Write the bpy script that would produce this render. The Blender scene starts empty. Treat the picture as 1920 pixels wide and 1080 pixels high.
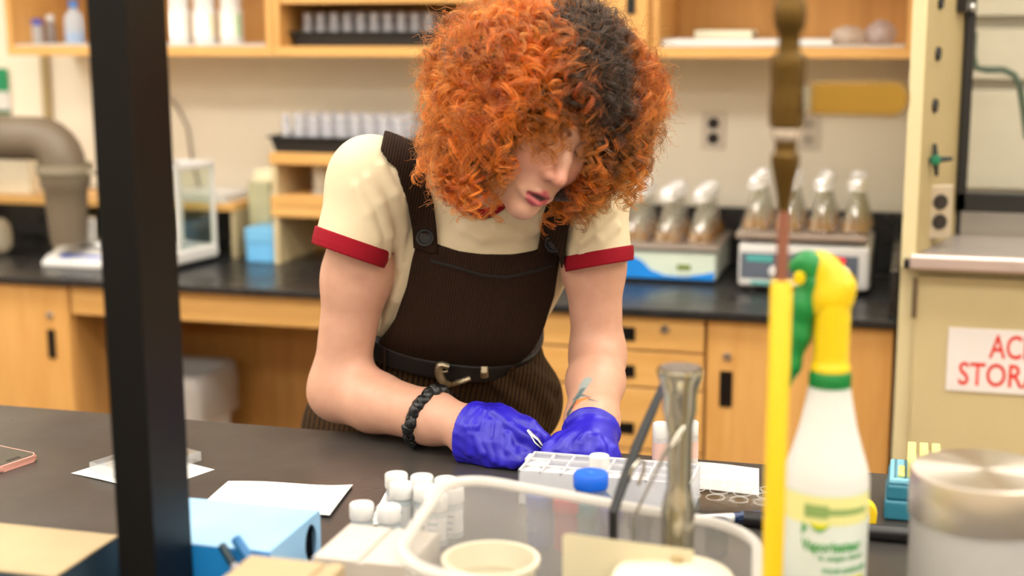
import bpy, bmesh, math, random
import numpy as np
from mathutils import Vector, Matrix

random.seed(7)
rng = np.random.default_rng(7)
scene = bpy.context.scene
COL = scene.collection

# ------------------------------------------------------------------ camera
FPX, PITCH, YAW, ROLL, EYE = 2700.0, math.radians(10.8), math.radians(15.6), math.radians(0.25), 1.54
_fw = np.array([-math.sin(YAW) * math.cos(PITCH), math.cos(YAW) * math.cos(PITCH), -math.sin(PITCH)])
_rt = np.array([math.cos(YAW), math.sin(YAW), 0.0])
_up = np.cross(_rt, _fw)
_c, _s = math.cos(ROLL), math.sin(ROLL)
CR, CU, CF = _c * _rt - _s * _up, _s * _rt + _c * _up, _fw
CAM = np.array([0.0, 0.0, EYE])
cam_data = bpy.data.cameras.new('camera')
cam = bpy.data.objects.new('camera', cam_data)
COL.objects.link(cam)
M = Matrix.Identity(4)
for i, v in enumerate((CR, CU, -CF)):
    for j in range(3):
        M[j][i] = v[j]
M.translation = CAM
cam.matrix_world = M
cam_data.sensor_width = 36.0
cam_data.lens = FPX / 1920 * 36.0
cam_data.clip_start = 0.05
cam_data.dof.use_dof = True
cam_data.dof.focus_distance = 2.02
cam_data.dof.aperture_fstop = 2.1
scene.camera = cam

# measured sight lines of the photograph: where one meets a plane of the room gives the place of a thing
def _ray(x, y):
    return CR * ((x - 960) / FPX) - CU * ((y - 540) / FPX) + CF
def on_z(x, y, z):
    d = _ray(x, y); return CAM + d * ((z - EYE) / d[2])
def on_y(x, y, Y):
    d = _ray(x, y); return CAM + d * (Y / d[1])
def on_x(x, y, X):
    d = _ray(x, y); return CAM + d * (X / d[0])
def at(x, y, D):
    return CAM + _ray(x, y) * D

# ------------------------------------------------------------------ light, world, exposure
scene.view_settings.view_transform = 'Standard'
scene.view_settings.look = 'None'
scene.view_settings.gamma = 1.0
scene.view_settings.use_curve_mapping = False
scene.view_settings.exposure = 0.0
world = bpy.data.worlds.new('world')
scene.world = world
world.use_nodes = True
world.node_tree.nodes['Background'].inputs[0].default_value = (1.0, 0.96, 0.9, 1)
world.node_tree.nodes['Background'].inputs[1].default_value = 0.05
scene.cycles.transparent_max_bounces = 20
CEIL = 2.75
LAMP_W = 14.2     # radiance of the ceiling diffusers

# ------------------------------------------------------------------ materials
def srgb(h):
    h = h.lstrip('#')
    v = [int(h[i:i + 2], 16) / 255 for i in (0, 2, 4)]
    return tuple((c / 12.92 if c <= 0.04045 else ((c + 0.055) / 1.055) ** 2.4) for c in v) + (1.0,)

class NT:
    def __init__(s, name):
        s.m = bpy.data.materials.new(name); s.m.use_nodes = True
        s.t = s.m.node_tree; s.t.nodes.clear()
        s.out = s.t.nodes.new('ShaderNodeOutputMaterial')
    def n(s, typ, **kw):
        nd = s.t.nodes.new(typ)
        for k, v in kw.items():
            if k.startswith('i_'):
                nd.inputs[k[2:].replace('_', ' ')].default_value = v
            else:
                setattr(nd, k, v)
        return nd
    def l(s, a, b): s.t.links.new(a, b)
    def bsdf(s, color, rough=0.5, metal=0.0, **kw):
        b = s.n('ShaderNodeBsdfPrincipled')
        if color is not None: b.inputs['Base Color'].default_value = color
        b.inputs['Roughness'].default_value = rough
        b.inputs['Metallic'].default_value = metal
        for k, v in kw.items():
            b.inputs[k.replace('_', ' ')].default_value = v
        s.l(b.outputs[0], s.out.inputs[0])
        s.b = b
        return b
    def coord(s, scale=(1, 1, 1), rot=(0, 0, 0), which='Object'):
        tc = s.n('ShaderNodeTexCoord'); mp = s.n('ShaderNodeMapping')
        mp.inputs['Scale'].default_value = scale; mp.inputs['Rotation'].default_value = rot
        s.l(tc.outputs[which], mp.inputs[0]); return mp.outputs[0]
    def noise(s, co, scale, detail=3, rough=0.5):
        nz = s.n('ShaderNodeTexNoise'); nz.inputs['Scale'].default_value = scale
        nz.inputs['Detail'].default_value = detail; nz.inputs['Roughness'].default_value = rough
        if co is not None: s.l(co, nz.inputs['Vector'])
        return nz.outputs[0]
    def ramp(s, fac, stops):
        r = s.n('ShaderNodeValToRGB'); e = r.color_ramp.elements
        while len(e) < len(stops): e.new(0.5)
        for el, (p, c) in zip(e, stops): el.position = p; el.color = c
        s.l(fac, r.inputs[0]); return r.outputs[0]
    def bump(s, h, strength=0.3, dist=0.002, into=None):
        b = s.n('ShaderNodeBump'); b.inputs['Strength'].default_value = strength; b.inputs['Distance'].default_value = dist
        s.l(h, b.inputs['Height']); s.l(b.outputs[0], (into or s.b).inputs['Normal']); return b

_mats = {}
def plain(name, color, rough=0.5, metal=0.0, var=0.06, **kw):
    """A plain surface with a little procedural mottling."""
    if name in _mats: return _mats[name]
    t = NT(name); c = srgb(color) if isinstance(color, str) else color
    b = t.bsdf(c, rough, metal, **kw)
    nz = t.noise(t.coord(), 14, 3)
    lo = tuple(max(0, x * (1 - var)) for x in c[:3]) + (1,)
    hi = tuple(min(1, x * (1 + var)) for x in c[:3]) + (1,)
    t.l(t.ramp(nz, [(0.3, lo), (0.7, hi)]), b.inputs['Base Color'])
    _mats[name] = t.m
    return t.m

def wood(name, a, b_, scale=1.0, rough=0.42, axis='z'):
    t = NT(name); b = t.bsdf(None, rough)
    sc = {'z': (9, 9, 0.7), 'x': (0.7, 9, 9), 'y': (9, 0.7, 9)}[axis]
    co = t.coord(tuple(v * scale for v in sc))
    n1 = t.noise(co, 3.0, 5, 0.6)
    n2 = t.noise(co, 14.0, 2, 0.5)
    mx = t.n('ShaderNodeMix', data_type='FLOAT'); mx.inputs[0].default_value = 0.3
    t.l(n1, mx.inputs[2]); t.l(n2, mx.inputs[3])
    t.l(t.ramp(mx.outputs[0], [(0.32, srgb(b_)), (0.7, srgb(a))]), b.inputs['Base Color'])
    t.bump(mx.outputs[0], 0.06, 0.001)
    return t.m

def glass(name, color=(1, 1, 1, 1), rough=0.0, ior=1.45, thin=False, shine=.045):
    t = NT(name)
    if thin:
        tr = t.n('ShaderNodeBsdfTransparent'); tr.inputs[0].default_value = color
        gl = t.n('ShaderNodeBsdfGlossy'); gl.inputs['Roughness'].default_value = 0.04
        fr = t.n('ShaderNodeLayerWeight'); fr.inputs[0].default_value = .5
        pw = t.n('ShaderNodeMath', operation='POWER'); pw.inputs[1].default_value = 4.0; t.l(fr.outputs['Facing'], pw.inputs[0])
        ma = t.n('ShaderNodeMath', operation='MULTIPLY_ADD'); ma.inputs[1].default_value = .6; ma.inputs[2].default_value = shine; t.l(pw.outputs[0], ma.inputs[0])
        mx = t.n('ShaderNodeMixShader'); t.l(ma.outputs[0], mx.inputs[0]); t.l(tr.outputs[0], mx.inputs[1]); t.l(gl.outputs[0], mx.inputs[2])
        t.l(mx.outputs[0], t.out.inputs[0])
    else:
        t.bsdf(color, rough, 0.0, Transmission_Weight=1.0, IOR=ior)
    return t.m

def frosted(name, color, clear=0.4, rough=0.35):
    """Cloudy plastic: part clear, part scattering."""
    t = NT(name)
    tr = t.n('ShaderNodeBsdfTransparent'); tr.inputs[0].default_value = (0.93, 0.93, 0.93, 1)
    di = t.n('ShaderNodeBsdfPrincipled'); di.inputs['Base Color'].default_value = srgb(color) if isinstance(color, str) else color
    di.inputs['Roughness'].default_value = rough
    tl = t.n('ShaderNodeBsdfTranslucent'); tl.inputs[0].default_value = di.inputs['Base Color'].default_value
    m1 = t.n('ShaderNodeMixShader'); m1.inputs[0].default_value = 0.4
    t.l(di.outputs[0], m1.inputs[1]); t.l(tl.outputs[0], m1.inputs[2])
    m2 = t.n('ShaderNodeMixShader')
    nz = t.noise(t.coord(), 25, 3)
    mr = t.n('ShaderNodeMapRange'); mr.inputs['To Min'].default_value = clear - 0.05; mr.inputs['To Max'].default_value = clear + 0.05
    t.l(nz, mr.inputs[0]); t.l(mr.outputs[0], m2.inputs[0])
    t.l(m1.outputs[0], m2.inputs[1]); t.l(tr.outputs[0], m2.inputs[2])
    t.l(m2.outputs[0], t.out.inputs[0])
    return t.m

def emit(name, color, strength):
    t = NT(name); e = t.n('ShaderNodeEmission'); e.inputs[0].default_value = color; e.inputs[1].default_value = strength
    t.l(e.outputs[0], t.out.inputs[0]); return t.m

# ------------------------------------------------------------------ objects
def empty(name, loc, label, cat, group=None, rz=0.0):
    o = bpy.data.objects.new(name, None); COL.objects.link(o)
    o.location = loc; o.rotation_euler = (0, 0, rz); o.empty_display_size = 0.05
    tag(o, label, cat, group); return o

def tag(o, label=None, cat=None, group=None, kind=None):
    if label: o['label'] = label
    if cat: o['category'] = cat
    if group: o['group'] = group
    if kind: o['kind'] = kind
    return o

def link(name, me, mat, parent=None, smooth=False, label=None):
    o = bpy.data.objects.new(name, me); COL.objects.link(o)
    if mat is not None and len(me.materials) == 0:
        for m in (mat if isinstance(mat, (list, tuple)) else [mat]): me.materials.append(m)
    if smooth:
        me.polygons.foreach_set('use_smooth', [True] * len(me.polygons))
    if parent is not None:
        o.parent = parent
    if label: o['label'] = label
    return o

ORD = ['first', 'second', 'third', 'fourth', 'fifth', 'sixth', 'seventh', 'eighth', 'ninth', 'tenth']

class MB:
    """Collects shapes into one mesh."""
    def __init__(s): s.bm = bmesh.new(); s.mi = 0
    def _fin(s, geom, mat=None):
        for f in geom:
            f.material_index = s.mi
    def box(s, lo, hi, bev=0.0, seg=2, m=None):
        lo = Vector(lo); hi = Vector(hi); c = (lo + hi) / 2; d = hi - lo
        r = bmesh.ops.create_cube(s.bm, size=1.0)
        vs = r['verts']
        for v in vs:
            v.co = Vector((v.co.x * d.x + c.x, v.co.y * d.y + c.y, v.co.z * d.z + c.z))
            if m is not None: v.co = m @ v.co
        es = list({e for v in vs for e in v.link_edges})
        if bev > 0:
            bmesh.ops.bevel(s.bm, geom=es, offset=bev, segments=seg, affect='EDGES', profile=0.5)
        return s
    def lathe(s, prof, seg=32, m=None, cap=True, ang=2 * math.pi):
        """prof: [(r, z)...] turned about z."""
        rings = []
        for r, z in prof:
            if r < 1e-6:
                rings.append([s.bm.verts.new((0, 0, z))])
            else:
                rings.append([s.bm.verts.new((r * math.cos(k * ang / seg), r * math.sin(k * ang / seg), z)) for k in range(seg)])
        newv = [v for r in rings for v in r]
        for a, b in zip(rings, rings[1:]):
            if len(a) == 1 and len(b) == 1: continue
            for k in range(seg):
                k2 = (k + 1) % seg
                if len(a) == 1: s.bm.faces.new((a[0], b[k2], b[k])[::-1]) if False else s.bm.faces.new((a[0], b[k2], b[k]))
                elif len(b) == 1: s.bm.faces.new((a[k], a[k2], b[0]))
                else: s.bm.faces.new((a[k], a[k2], b[k2], b[k]))
        if cap:
            if len(rings[0]) > 1: s.bm.faces.new(rings[0][::-1])
            if len(rings[-1]) > 1: s.bm.faces.new(rings[-1])
        if m is not None:
            for v in newv: v.co = m @ v.co
        return s
    def smooth(s, pts, n=6):
        """Catmull-Rom through pts."""
        P = [np.array(p, float) for p in pts]; P = [2 * P[0] - P[1]] + P + [2 * P[-1] - P[-2]]; o = []
        for i in range(1, len(P) - 2):
            for k in range(n):
                t = k / n; a, b, c, d = P[i - 1:i + 3]
                o.append(.5 * (2 * b + (c - a) * t + (2 * a - 5 * b + 4 * c - d) * t * t + (3 * b - a - 3 * c + d) * t ** 3))
        o.append(P[-2]); return [Vector(q) for q in o]
    def tube(s, pts, rad, seg=12, closed=False, cap=True, flat=1.0):
        """A tube along pts; rad a number or one per point."""
        P = [Vector(p) for p in pts]; n = len(P)
        R = [rad] * n if not hasattr(rad, '__len__') else list(rad)
        rings = []; prev = None
        for i in range(n):
            if closed: t = P[(i + 1) % n] - P[i - 1]
            else: t = P[min(i + 1, n - 1)] - P[max(i - 1, 0)]
            t.normalize()
            if prev is None:
                a = Vector((0, 0, 1)) if abs(t.z) < 0.9 else Vector((1, 0, 0))
                u = t.cross(a).normalized()
            else:
                u = (prev - t * prev.dot(t)).normalized()
            prev = u; w = t.cross(u)
            rings.append([s.bm.verts.new(P[i] + (u * math.cos(2 * math.pi * k / seg) + w * flat * math.sin(2 * math.pi * k / seg)) * R[i]) for k in range(seg)])
        m_ = n if closed else n - 1
        for i in range(m_):
            a, b = rings[i], rings[(i + 1) % n]
            for k in range(seg):
                k2 = (k + 1) % seg
                s.bm.faces.new((a[k], b[k], b[k2], a[k2]))
        if cap and not closed:
            s.bm.faces.new(rings[0]); s.bm.faces.new(rings[-1][::-1])
        return s
    def prism(s, poly, z0, z1, m=None, bev=0.0):
        """A polygon (x, y) pulled up from z0 to z1."""
        T = (lambda p: m @ Vector(p)) if m is not None else (lambda p: p)
        a = [s.bm.verts.new(T((x, y, z0))) for x, y in poly]; b = [s.bm.verts.new(T((x, y, z1))) for x, y in poly]
        n = len(poly); s.bm.faces.new(a[::-1]); s.bm.faces.new(b)
        for k in range(n): s.bm.faces.new((a[k], a[(k + 1) % n], b[(k + 1) % n], b[k]))
        if bev > 0:
            es = list({e for v in a + b for e in v.link_edges})
            bmesh.ops.bevel(s.bm, geom=es, offset=bev, segments=2, affect='EDGES')
        return s
    def quad(s, pts):
        s.bm.faces.new([s.bm.verts.new(p) for p in pts]); return s
    def sheet(s, P, thick):
        """P: grid of points [row][col]; a thin closed sheet under it."""
        nr, nc = len(P), len(P[0])
        top = [[s.bm.verts.new(p) for p in r] for r in P]
        bot = [[s.bm.verts.new(Vector(p) - Vector((0, 0, thick))) for p in r] for r in P]
        for i in range(nr - 1):
            for j in range(nc - 1):
                s.bm.faces.new((top[i][j], top[i][j + 1], top[i + 1][j + 1], top[i + 1][j]))
                s.bm.faces.new((bot[i][j], bot[i + 1][j], bot[i + 1][j + 1], bot[i][j + 1]))
        rim = [(0, j) for j in range(nc)] + [(i, nc - 1) for i in range(1, nr)] + [(nr - 1, j) for j in range(nc - 2, -1, -1)] + [(i, 0) for i in range(nr - 2, 0, -1)]
        for a, b in zip(rim, rim[1:] + rim[:1]):
            s.bm.faces.new((top[a[0]][a[1]], bot[a[0]][a[1]], bot[b[0]][b[1]], top[b[0]][b[1]]))
        return s
    def mesh(s, name):
        bmesh.ops.recalc_face_normals(s.bm, faces=s.bm.faces)
        me = bpy.data.meshes.new(name); s.bm.to_mesh(me); s.bm.free(); return me
    def build(s, name, mat, parent=None, smooth=False, label=None, sharp=35):
        me = s.mesh(name)
        o = link(name, me, mat, parent, False, label)
        if smooth:
            shade(me, sharp)
        return o

def shade(me, deg=35):
    me.polygons.foreach_set('use_smooth', [True] * len(me.polygons))
    try: me.set_sharp_from_angle(angle=math.radians(deg))
    except Exception: pass

def copy_tree(o, parent=None, loc=None, rz=None, label=None):
    c = o.copy(); COL.objects.link(c)
    if parent is not None: c.parent = parent
    if loc is not None: c.location = loc
    if rz is not None: c.rotation_euler = (0, 0, rz)
    if label: c['label'] = label
    for ch in list(o.children):
        copy_tree(ch, c)
    return c

def text_mesh(s, size, loc, xdir, ydir, mat, name='lettering', parent=None, depth=0.0006, wide=1.0, bold=0.0, align='LEFT', label=None):
    """Words as flat raised lettering: x along xdir, up along ydir."""
    cu = bpy.data.curves.new(name, 'FONT'); cu.body = s; cu.size = size; cu.extrude = depth; cu.offset = bold; cu.align_x = align
    cu.resolution_u = 3
    tmp = bpy.data.objects.new('tmp', cu); COL.objects.link(tmp)
    dg = bpy.context.evaluated_depsgraph_get()
    me = bpy.data.meshes.new_from_object(tmp.evaluated_get(dg))
    bpy.data.objects.remove(tmp); bpy.data.curves.remove(cu)
    X = Vector(xdir).normalized(); Y = Vector(ydir).normalized(); Z = X.cross(Y)
    m = Matrix((X * wide, Y, Z)).transposed().to_4x4(); m.translation = Vector(loc)
    me.transform(m); me.materials.clear()
    me.name = name
    return link(name, me, mat, parent, label=label)

def text_fit(s, x0, x1, z0, z1, y, mat, parent, name='lettering', bold=0.0):
    """Upright words filling a given width and height on a face that looks along -Y."""
    o = text_mesh(s, 1.0, (0, 0, 0), (1, 0, 0), (0, 1, 0), mat, name, parent, .0, 1.0, bold)
    V = np.array([v.co for v in o.data.vertices]); lo, hi = V.min(0), V.max(0)
    for v in o.data.vertices:
        v.co = Vector((x0 + (v.co.x - lo[0]) / (hi[0] - lo[0]) * (x1 - x0), y, z0 + (v.co.y - lo[1]) / (hi[1] - lo[1]) * (z1 - z0)))
    return o

# ------------------------------------------------------------------ signed distance shapes -> one continuous mesh
def V3(*p): return np.array(p, float)
def s_ell(P, c, r, R=None):
    q = P - np.asarray(c)
    if R is not None: q = q @ R
    r = np.asarray(r); k0 = np.linalg.norm(q / r, axis=1); k1 = np.linalg.norm(q / (r * r), axis=1) + 1e-9
    return k0 * (k0 - 1.0) / k1
def s_cap(P, a, b, r1, r2=None):
    """Capsule from a to b whose radius runs from r1 to r2."""
    r2 = r1 if r2 is None else r2
    a = np.asarray(a, float); b = np.asarray(b, float); ab = b - a
    t = np.clip(((P - a) @ ab) / (ab @ ab + 1e-12), 0, 1)
    return np.linalg.norm(P - a - t[:, None] * ab, axis=1) - (r1 + (r2 - r1) * t)
def s_chain(P, pts, rads, k):
    d = s_cap(P, pts[0], pts[1], rads[0], rads[1])
    for i in range(1, len(pts) - 1):
        d = smin(d, s_cap(P, pts[i], pts[i + 1], rads[i], rads[i + 1]), k)
    return d
def smin(a, b, k):
    h = np.maximum(k - np.abs(a - b), 0) / k
    return np.minimum(a, b) - h * h * k * 0.25
def smax(a, b, k): return -smin(-a, -b, k)
def s_poly(p, V):
    """2-D polygon distance."""
    V = np.asarray(V, float); n = len(V)
    d = np.full(len(p), 1e9); sgn = np.ones(len(p))
    for i in range(n):
        a = V[i]; b = V[i - 1]; e = b - a; w = p - a
        t = np.clip((w @ e) / (e @ e), 0, 1)
        d = np.minimum(d, ((w - t[:, None] * e) ** 2).sum(1))
        c1 = p[:, 1] >= a[1]; c2 = p[:, 1] < b[1]; c3 = e[0] * w[:, 1] > e[1] * w[:, 0]
        sgn = np.where((c1 & c2 & c3) | (~c1 & ~c2 & ~c3), -sgn, sgn)
    return sgn * np.sqrt(d)
def near(P, c, R, fn, pad=.06):
    """fn only where P is close to a shape that lies within R of c; a safe lower bound elsewhere."""
    l = np.linalg.norm(P - c, axis=1); o = l - R; m = l < R + pad
    if m.any(): o[m] = fn(P[m])
    return o
def vnoise(P, s, seed=0):
    """Cheap smooth pseudo-noise in -1..1."""
    r = np.random.default_rng(seed); o = 0
    for i in range(5):
        d = r.normal(size=3); d /= np.linalg.norm(d)
        o = o + np.sin(P @ (d * s * (0.6 + 0.3 * i)) + r.uniform(0, 6.28) + 1.2 * np.sin(P @ (r.normal(size=3) * s * 0.4) + r.uniform(0, 6.28)))
    return o / 5
def _ev(fn, P, chunk=400000):
    return np.concatenate([fn(P[i:i + chunk]) for i in range(0, len(P), chunk)]) if len(P) else np.zeros(0)

def sdf_mesh(fn, lo, hi, h, margin=1.5, project=2):
    """Surface-net mesh of fn = 0 in blocks near the surface; returns verts, quads."""
    lo = np.asarray(lo, float); hi = np.asarray(hi, float); B = 4; bs = B * h
    n4 = np.ceil((hi - lo) / (4 * bs)).astype(int); nb = n4 * 4
    g = np.stack(np.meshgrid(*[np.arange(n) for n in n4], indexing='ij'), -1).reshape(-1, 3)
    d = _ev(fn, lo + (g + 0.5) * bs * 4)
    g = g[np.abs(d) < bs * 4 * 0.87 * margin]
    o4 = np.stack(np.meshgrid(*[np.arange(4)] * 3, indexing='ij'), -1).reshape(-1, 3)
    g = (g[:, None, :] * 4 + o4[None]).reshape(-1, 3)
    d = _ev(fn, lo + (g + 0.5) * bs)
    g = g[np.abs(d) < bs * 0.87 * margin]
    o9 = np.stack(np.meshgrid(*[np.arange(B + 1)] * 3, indexing='ij'), -1).reshape(-1, 3)
    I = (g[:, None, :] * B + o9[None]).reshape(-1, 3)
    F = _ev(fn, lo + I * h).reshape(len(g), B + 1, B + 1, B + 1)
    S = F < 0
    N = nb * B + 2
    key = lambda q: (q[..., 0] * N[1] + q[..., 1]) * N[2] + q[..., 2]
    c8 = [S[:, i:B + i, j:B + j, k:B + k] for i in (0, 1) for j in (0, 1) for k in (0, 1)]
    cnt = sum(c.astype(np.int8) for c in c8)
    bi, ci, cj, ck = np.nonzero((cnt > 0) & (cnt < 8))
    cell = g[bi] * B + np.stack([ci, cj, ck], 1)
    acc = np.zeros((len(bi), 3)); m = np.zeros(len(bi))
    corners = [(i, j, k) for i in (0, 1) for j in (0, 1) for k in (0, 1)]
    val = {c: F[bi, ci + c[0], cj + c[1], ck + c[2]] for c in corners}
    for a in corners:
        for ax in range(3):
            if a[ax] == 0:
                b = list(a); b[ax] = 1; b = tuple(b)
                fa, fb = val[a], val[b]; x = (fa < 0) != (fb < 0)
                t = np.where(x, fa / np.where(x, fa - fb, 1), 0)
                p = np.array(a, float)[None] + np.eye(3)[ax][None] * t[:, None]
                acc += np.where(x[:, None], p, 0); m += x
    V = lo + (cell + acc / m[:, None]) * h
    K = key(cell); order = np.argsort(K); Ks = K[order]
    quads = []
    for ax in range(3):
        sl0 = [slice(None), slice(0, B), slice(0, B), slice(0, B)]; sl1 = list(sl0); sl1[ax + 1] = slice(1, B + 1)
        A, Bv = S[tuple(sl0)], S[tuple(sl1)]
        b2, i2, j2, k2 = np.nonzero(A != Bv)
        e = g[b2] * B + np.stack([i2, j2, k2], 1)
        u, v = (ax + 1) % 3, (ax + 2) % 3
        ids = []; ok = np.ones(len(e), bool)
        for du, dv in ((0, 0), (-1, 0), (-1, -1), (0, -1)):
            q = e.copy(); q[:, u] += du; q[:, v] += dv
            kk = key(q); pos = np.minimum(np.searchsorted(Ks, kk), len(Ks) - 1)
            ok &= (Ks[pos] == kk) & (q.min(1) >= 0); ids.append(order[pos])
        Q = np.stack(ids, 1)
        flip = A[b2, i2, j2, k2]
        Q = np.where(flip[:, None], Q, Q[:, ::-1])
        quads.append(Q[ok])
    Q = np.concatenate(quads)
    for _ in range(project):
        e = h * 0.3; f0 = _ev(fn, V)
        G = np.stack([_ev(fn, V + np.eye(3)[a] * e) - f0 for a in range(3)], 1) / e
        st = f0[:, None] * G / np.maximum((G * G).sum(1), 0.25)[:, None]
        l = np.linalg.norm(st, axis=1, keepdims=True); V = V - st * np.minimum(1, 0.5 * h / np.maximum(l, 1e-9))
    return V, Q

def np_mesh(name, V, Q):
    me = bpy.data.meshes.new(name); n, q = len(V), len(Q)
    me.vertices.add(n); me.vertices.foreach_set('co', V.astype(np.float32).ravel())
    me.loops.add(q * 4); me.loops.foreach_set('vertex_index', Q.astype(np.int32).ravel())
    me.polygons.add(q); me.polygons.foreach_set('loop_start', np.arange(q, dtype=np.int32) * 4)
    me.polygons.foreach_set('use_smooth', np.ones(q, bool))
    me.update(calc_edges=True); me.validate()
    return me
def sdf_obj(name, fn, lo, hi, h, mat, parent=None, color=None, attrs=None, label=None, margin=1.5, project=2):
    V, Q = sdf_mesh(fn, lo, hi, h, margin, project)
    me = np_mesh(name, V, Q)
    if color is not None:
        at_ = me.color_attributes.new('tint', 'FLOAT_COLOR', 'POINT')
        at_.data.foreach_set('color', np.concatenate([color(V), np.ones((len(V), 1))], 1).astype(np.float32).ravel())
    for k, f_ in (attrs or {}).items():
        a_ = me.attributes.new(k, 'FLOAT', 'POINT'); a_.data.foreach_set('value', f_(V).astype(np.float32))
    return link(name, me, mat, parent, label=label)
def trace(fn, x, y, d0=1.6, d1=2.8):
    """Where the sight line through a photo point first meets fn = 0."""
    r = _ray(x, y); r = r / np.linalg.norm(r); t = d0
    for _ in range(120):
        d = float(fn((CAM + r * t)[None])[0])
        if d < 2e-4 or t > d1: break
        t += max(d * 0.7, 3e-4)
    return CAM + r * t
# ================================================================== THE ROOM
XL, XR, YF, YB = -4.2, 2.9, -5.0, 3.65
M_WALL = plain('cream_paint', '#ece3d0', .75, var=.015)
M_FLOOR = plain('vinyl_floor', '#8d8577', .5)
M_CEIL = plain('ceiling_tile', '#e2ddd2', .9, var=.02)
def struct(name, mb, mat): return tag(mb.build(name, mat), kind='structure')
def slab(name, lo, hi, mat): mb = MB(); mb.box(lo, hi); return struct(name, mb, mat)
slab('floor', (XL, YF, -.1), (XR, YB, 0), M_FLOOR)
slab('ceiling', (XL, YF, CEIL), (XR, YB, CEIL + .1), M_CEIL)
slab('wall_back', (XL - .1, YB, 0), (XR + .1, YB + .1, CEIL), M_WALL)
slab('wall_front', (XL - .1, YF - .1, 0), (XR + .1, YF, CEIL), M_WALL)
slab('wall_left', (XL - .1, YF, 0), (XL, YB, CEIL), M_WALL)
slab('wall_right', (XR, YF, 0), (XR + .1, YB, CEIL), M_WALL)
slab('corner_line_1', (-2.41, YB - .012, .99), (-2.385, YB, 1.44), plain('corner_line_tone', '#a8946a', .7))  # darker strip added in place of the wall corner's dark line
# ceiling fixtures: a steel frame with a glowing diffuser
M_DIFF = emit('lamp_diffuser', (1.0, .945, .86, 1), LAMP_W)
M_STEELW = plain('white_enamel', '#e8e6e0', .4)
LAMPS = [(x, y) for y in (2.35, .85, -.75, -3.2) for x in (-3.1, -1.35, .35, 2.0)]
for i, (x, y) in enumerate(LAMPS):
    e = empty('ceiling_light', (x, y, CEIL), 'recessed ceiling light panel over the benches', 'light', 'ceiling light panels')
    mb = MB()
    for a, b_ in (((-.62, -.32, -.03), (.62, -.29, -.001)), ((-.62, .29, -.03), (.62, .32, -.001)), ((-.62, -.29, -.03), (-.59, .29, -.001)), ((.59, -.29, -.03), (.62, .29, -.001))): mb.box(a, b_, .004)
    mb.build('frame', M_STEELW, e)
    mb = MB(); mb.box((-.588, -.288, -.02), (.588, .288, -.012)); mb.build('diffuser', M_DIFF, e)

# ------------------------------------------------------------------ casework
M_WOOD = wood('maple_veneer', '#dcaa66', '#c8924c', 1.0)
M_WOODX = wood('maple_edge', '#e0b06a', '#ce9a54', 1.0, axis='x')
M_WOODD = wood('maple_inside', '#cb9550', '#b07c3c', 1.0, .6)
M_GAP = plain('dark_gap', '#3a2412', .8)
M_PULL = plain('black_pull', '#0d0c0c', .35)
M_LOCK = plain('nickel_lock', '#c9c6c2', .3, .9)
CF_ = 3.045                                            # face of the base cabinets
def lock(parent, x, z, y=CF_):
    mb = MB(); mb.lathe([(0, .006), (.0085, .006), (.0095, .0045), (.0095, -.002), (0, -.002)], 20, Matrix.Translation((x, y, z)) @ Matrix.Rotation(math.pi / 2, 4, 'X'))
    mb.box((x - .001, y - .0068, z - .005), (x + .001, y - .0058, z + .005)); mb.build('lock', M_LOCK, parent, True)
def pull(parent, x0, x1, z0, z1, y=CF_):
    """A recessed black finger pull: rim and sunk cup."""
    mb = MB(); w = .003
    for lo, hi in (((x0, y - .003, z0), (x1, y + .004, z0 + w)), ((x0, y - .003, z1 - w), (x1, y + .004, z1)), ((x0, y - .003, z0), (x0 + w, y + .004, z1)), ((x1 - w, y - .003, z0), (x1, y + .004, z1))): mb.box(lo, hi)
    mb.box((x0, y - .0012, z0), (x1, y + .004, z1)); mb.build('handle', M_PULL, parent)
def carcass(name, x0, x1, label, z1=.892):
    e = empty(name, ((x0 + x1) / 2, 3.3, 0), label, 'cabinet'); inv = Matrix.Translation((-(x0 + x1) / 2, -3.3, 0))
    mb = MB(); mb.box((x0, CF_ + .02, .10), (x1, 3.648, z1)); mb.box((x0 + .01, CF_ + .07, .002), (x1 - .01, 3.64, .10))
    o = mb.build('body', M_WOODD, e); o.data.transform(inv); return e, inv
def fit(inv, root):
    for o in root.children_recursive:
        if not o.get('_fit'): o.data.transform(inv); o['_fit'] = 1
def clean():
    for o in bpy.data.objects:
        if '_fit' in o: del o['_fit']
def front_panel(name, x0, x1, z0, z1, parent, mat, y=CF_):
    mb = MB(); mb.box((x0 + .0016, y, z0 + .0016), (x1 - .0016, y + .019, z1 - .0016), .0012, 1); return mb.build(name, mat, parent)
# door cabinet at the far left
e, inv = carcass('base_cabinet', -2.80, -1.978, 'maple base cabinet with one door pull in view, left of the knee space')
e.children[0]['_fit'] = 1
for x0, x1, hx in ((-2.80, -2.392, None), (-2.390, -1.98, -2.034)):
    d = front_panel('door', x0, x1, .105, .888, e, M_WOOD)
    if hx: lock(d, hx, .814); pull(d, hx - .0105, hx + .0105, .704, .777)
    else: pull(d, -2.45, -2.43, .704, .777)
fit(inv, e)
# knee space: apron and back panel
e = empty('knee_space', (-1.39, 3.3, 0), 'open knee space under the black counter, with maple apron and back panel', 'cabinet'); inv = Matrix.Translation((1.39, -3.3, 0))
mb = MB(); mb.box((-1.976, CF_ + .005, .818), (-.802, CF_ + .024, .892), .001, 1); mb.build('apron', M_WOODX, e)
mb = MB(); mb.box((-1.976, 3.55, .002), (-.802, 3.57, .892)); mb.build('back_panel', M_WOODD, e)
fit(inv, e)
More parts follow.
